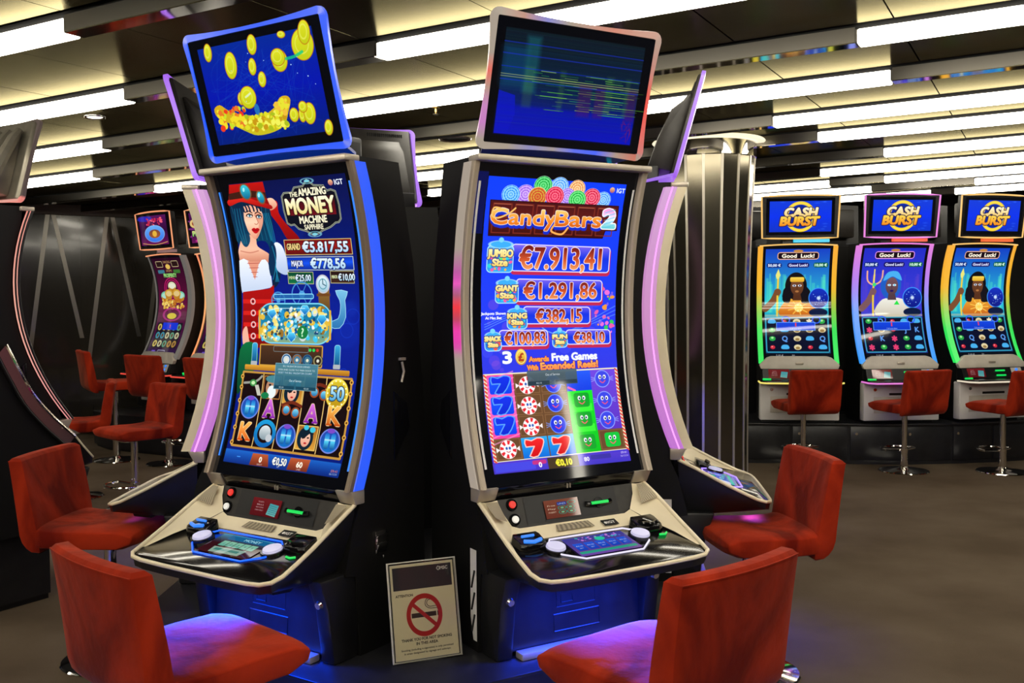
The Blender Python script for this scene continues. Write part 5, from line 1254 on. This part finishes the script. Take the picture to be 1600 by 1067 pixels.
MBL = [(0, (.75, .20, .70)), (.3, (.45, .20, .85)), (.55, (.12, .32, .95)), (1, (.02, .32, .95))]
row_machine((2.829, 9.757), .135, 'slot machine beside the column, leftmost blue banner, edge light fading yellow to green', M['s_luck'], M['s_banner'], YG, (.95, .55, .15), (.9, .75, .15), (0, .6, .85), 'row of banner slot machines')
row_machine((3.80, 9.70), -.062, 'slot machine with magenta to blue edge light and a blue-haired figure holding a trident', M['s_luck2'], M['s_banner'], MBL, (.85, .22, .75), (.75, .18, .65), (.9, .1, .03), 'row of banner slot machines')
row_machine((4.745, 9.82), -.232, 'rightmost banner slot machine, turned away, its wide edge light yellow to green', M['s_luck'], M['s_banner'], YG, (.95, .55, .15), (.75, .65, .5), (.9, .12, .02), 'row of banner slot machines')
OR = [(0, (.9, .25, .12)), (.4, (.95, .45, .15)), (1, (.95, .30, .10))]; WR = [(0, (.12, .11, .10)), (1, (.10, .09, .08))]
row_machine((-4.02, 11.22), .72, 'far slot machine on the left wearing a blue-faced banner, purple screen below', M['s_prosper'], M['s_pt1'], WR, (.95, .35, .16), (.8, .06, .04), (.2, .1, .1), 'far left pair of slot machines', body='black')
row_machine((-3.28, 10.75), .66, 'far slot machine with orange edge and lettered purple banner, next to the violet-edged one', M['s_prosper'], M['s_pt2'], OR, (.95, .40, .18), (.8, .06, .04), (.2, .1, .1), 'far left pair of slot machines', body='black')
for (x, y), a, lb in (((2.45, 11.0), 3.0, 'dark back of a slot machine between the column and the leftmost blue banner'), ((3.42, 10.9), 3.14, 'dark back of a slot machine between the left and middle blue banners'), ((4.42, 11.0), 3.3, 'dark back of a slot machine between the middle and right blue banners')):
    row_machine((x, y), a, lb, OFF, OFF, WR, (.05, .05, .05), (.05, .05, .05), (.02, .02, .02), 'backs of the machines behind the row')
# ------------------------------------------------------------------ plinths under the machines
def poly_plinth(xy, z1, label, name='machine_plinth'):
    e = empty(name, (0, 0, 0)); tag(e, label, 'plinth')
    MB().prism_xy(xy, .03, z1 - .012).build('body', M['plinth'], e)
    c = [sum(p[0] for p in xy) / len(xy), sum(p[1] for p in xy) / len(xy)]
    MB().prism_xy([(c[0] + (x - c[0]) * 1.008, c[1] + (y - c[1]) * 1.008) for x, y in xy], z1 - .012, z1).build('top_board', M['plinth'], e, bevel=.004)
    MB().prism_xy([(c[0] + (x - c[0]) * .97, c[1] + (y - c[1]) * .97) for x, y in xy], 0, .03).build('toe_kick', M['black'], e)
    return e
poly_plinth([(-1.51, 3.811), (-.377, 3.058), (.84, 3.80), (.84, 5.52), (-.30, 6.26), (-1.51, 5.52)], BASE, 'black six-sided plinth carrying the two tall machines and the no smoking sign')
lp = poly_plinth([(-2.90, 4.98), (-2.594, 5.488), (-3.108, 5.80), (-3.414, 5.29)], BASE, 'black plinth under the machine at the left edge, chrome brace on its corner')
MB().tube([(-3.03, 5.86, .02), (-3.2, 5.84, .32)], .016, 8).build('chrome_brace', M['chrome'], lp)
rp = empty('machine_plinth', (0, 0, 0)); tag(rp, 'long black plinth with small round locks under the row of banner machines', 'plinth')
px = [(2.0, 9.80), (2.75, 9.74), (3.30, 9.68), (3.80, 9.62), (4.30, 9.66), (4.72, 9.72), (5.6, 9.98)]
MB().prism_xy(px + [(5.6, 11.5), (2.0, 11.5)], 0, BASE - .014).build('body', M['plinth'], rp)
MB().prism_xy([(x, y - .02) for x, y in px] + [(5.62, 11.52), (1.98, 11.52)], BASE - .014, BASE).build('top_board', M['plinth'], rp, bevel=.004)
for (xa, ya), (xb, yb) in zip(px, px[1:]):
    L = math.hypot(xb - xa, yb - ya); a = math.atan2(yb - ya, xb - xa)
    d = MB().box((L / 2, -.006, .205), (L - .03, .012, .33)).build('plinth_door', M['plinth'], rp, bevel=.002)
    d.location = (xa, ya, 0); d.rotation_euler = (0, 0, a)
    MB().cyl((L * .14, -.012, .30), (0, -1, 0), .014, .008, 12).build('lock', M['chrome'], d)
poly_plinth([(-4.75, 11.2), (-4.45, 10.85), (-3.2, 10.15), (-2.75, 10.7), (-2.9, 11.2), (-3.9, 11.95)], BASE, 'black plinth under the far left pair of machines by the dark wall')

# ------------------------------------------------------------------ no smoking sign leaning in its holder
sg = empty('no_smoking_sign', (-.30, 3.42, BASE + .001), math.atan2(.10, .24))
sg.rotation_euler = (R(-13), 0, math.atan2(.10, .24))
tag(sg, 'framed white no smoking notice leaning back on the black plinth between the tall machines', 'sign')
MB().grid([[(-.116, -.0035, .336), (.116, -.0035, .336)], [(-.116, -.0035, .012), (.116, -.0035, .012)]]).build('paper', M['paper'], sg, fix=False)
MB().box((0, 0, .174), (.232, .005, .326)).build('backing', M['white_print'], sg)
hf = MB(); P_ = [(-.124, .0, .006), (.124, .0, .006), (.124, .0, .344), (-.124, .0, .344)]
hf.tube(P_, .005, 6, closed=True).build('holder_frame', mat('acrylic_edge', (.62, .60, .54), .12, spec=.8, coat=.5), sg)
MB().box((0, -.0075, .174), (.246, .003, .338)).build('acrylic_front', M['acrylic'], sg)

# ------------------------------------------------------------------ swivel stools
def make_stool():
    e = empty('swivel_stool'); hw = .242
    # backrest, bowed in plan, thin at the top, rounded at its foot
    rows = []
    zs = [.552, .560, .575, .60, .635, .68, .76, .84, .92, .962, .975]
    n = 12
    def ring(z, q):
        t = max(0.0, (z - .56) / .415); yf = .0 - .072 * t ** 1.25; th = .088 - .028 * max(0, t); out = []
        w = hw - (.012 if q else 0) - .006 * (1 - min(1, t * 2)); 
        bow = .022 * (.25 + .75 * t); q_ = max(0, .085 - (z - .552)); fw = .085 - math.sqrt(max(0, .085 ** 2 - q_ ** 2))
        for i in range(n + 1):
            u = -1 + 2 * i / n; out.append((u * w, yf - bow * (1 - u * u) + (.012 if q else 0) * -1, z))
        for i in range(n + 1):
            u = 1 - 2 * i / n; out.append((u * w, yf - th + min(fw, .07) - bow * (1 - u * u) + (.012 if q else 0), z))
        return out
    b = MB(); R_ = [ring(z, i in (0, len(zs) - 1)) for i, z in enumerate(zs)]
    k = len(R_[0])
    b.add([p for r in R_ for p in r], [(j * k + i, j * k + (i + 1) % k, (j + 1) * k + (i + 1) % k, (j + 1) * k + i) for j in range(len(zs) - 1) for i in range(k)] + [tuple(range(k)), tuple(range(len(zs) * k - 1, (len(zs) - 1) * k - 1, -1))])
    bo = b.build('backrest', M['velvet'], e, bevel=.008, seg=2, smooth=50)
    # piping along the top seam
    MB().tube(R_[-2][n + 1:], .0028, 5).build('seam', M['velvet'], bo)
    s = MB(); rows = []
    prof = [(-.02, .568), (.10, .562), (.36, .566), (.425, .590), (.436, .62), (.425, .648), (.38, .662), (.25, .664), (.12, .660), (.03, .664), (-.03, .672)]
    m = 10
    for i in range(m + 1):
        u = -1 + 2 * i / m; edge = .012 * abs(u) ** 6
        rows.append([(u * (hw - .004), y - (.01 * abs(u) ** 8 if y > .3 else 0), z - edge * (1 if z > .62 else -1) - .006 * (1 - u * u) * (1 if z > .65 and .02 < y < .35 else 0)) for y, z in prof])
    h, w = len(rows), len(prof)
    s.add([p for r in rows for p in r], [(i * w + j, i * w + (j + 1) % w, (i + 1) * w + (j + 1) % w, (i + 1) * w + j) for i in range(h - 1) for j in range(w)] + [tuple(range(w)), tuple(range(h * w - 1, (h - 1) * w - 1, -1))])
    s.build('seat', M['velvet'], e, bevel=.008, seg=2, smooth=50)
    MB().cyl((0, .20, .015), (0, 0, 1), .027, .545, 20).build('pole', M['chrome'], e)
    MB().lathe([(.055, .545), (.06, .555), (.06, .566), (.05, .57)], 20, (0, .20, 0)).build('swivel_plate', M['black'], e)
    MB().lathe([(.225, 0), (.228, .006), (.222, .013), (.14, .026), (.06, .036), (.035, .05), (.033, .20)], 48, (0, .20, 0)).build('base_disc', M['chrome'], e)
    ft = MB(); arcp = [(.03, .22, .20)] + [(.17 * math.sin(a), .20 + .06 + .17 * math.cos(a), .205) for a in np.linspace(1.6, -1.6, 13)] + [(-.03, .22, .20)]
    ft.tube(arcp, .011, 8)
    ft.cyl((0, .20, .18), (0, 0, 1), .036, .04, 18)
    ft.build('footrest', M['chrome'], e)
    return e
G = 'rust velvet swivel stools'
STOOLS = [
    (-1.064, 2.749, -.747, 0, 'big rust velvet stool at the bottom left, its seat washed in blue light'),
    (-2.06, 4.55, -1.668, 0, 'rust velvet stool facing right, behind the bottom left stool, worn patch on its backrest'),
    (.518, 2.655, .689, 0, 'big rust velvet stool at the bottom, its back to the viewer, before the candy machine'),
    (1.235, 4.36, 1.72, 0, 'rust velvet stool side-on at the right of the candy machine, seat front lit blue'),
    (2.79, 9.20, .10, 0, 'rust velvet stool pushed up to the leftmost banner machine, back to the viewer'),
    (3.75, 9.08, .35, 0, 'rust velvet stool before the trident machine, turned a little left'),
    (4.66, 9.02, .45, 0, 'rust velvet stool cut off by the right edge of the picture'),
    (-2.86, 7.95, 2.4, 0, 'rust velvet stool facing left, lit seat, between the violet-edged machine and the left one'),
    (-3.50, 8.35, 1.95, 0, 'narrow-looking rust velvet stool behind the dark deck of the left edge machine'),
    (-4.25, 10.05, -1.0, .17, 'far rust velvet stool side-on against the dark wall, seat pointing right'),
    (-3.56, 9.75, -.55, .14, 'far rust velvet stool with its back before the blue-faced banner machine'),
    (-2.92, 9.55, -.6, .12, 'far rust velvet stool partly hidden behind the violet-edged machine'),
]
st0 = make_stool()
for i, (x, y, w, up, lb) in enumerate(STOOLS):
    o = st0 if i == 0 else copy_tree(st0)
    o.location = (x, y, 0); o.rotation_euler = (0, 0, w); tag(o, lb, 'stool', G)
    if up:
        for c in o.children:
            if c.name.split('.')[0] in ('seat', 'backrest', 'swivel_plate'): c.location = (0, 0, up)
            if c.name.split('.')[0] == 'pole': c.scale = (1, 1, 1 + up / .55)
    if i == 3:
        for c in o.children:
            if c.name.startswith('seat') : c.scale = (1, .9, 1)
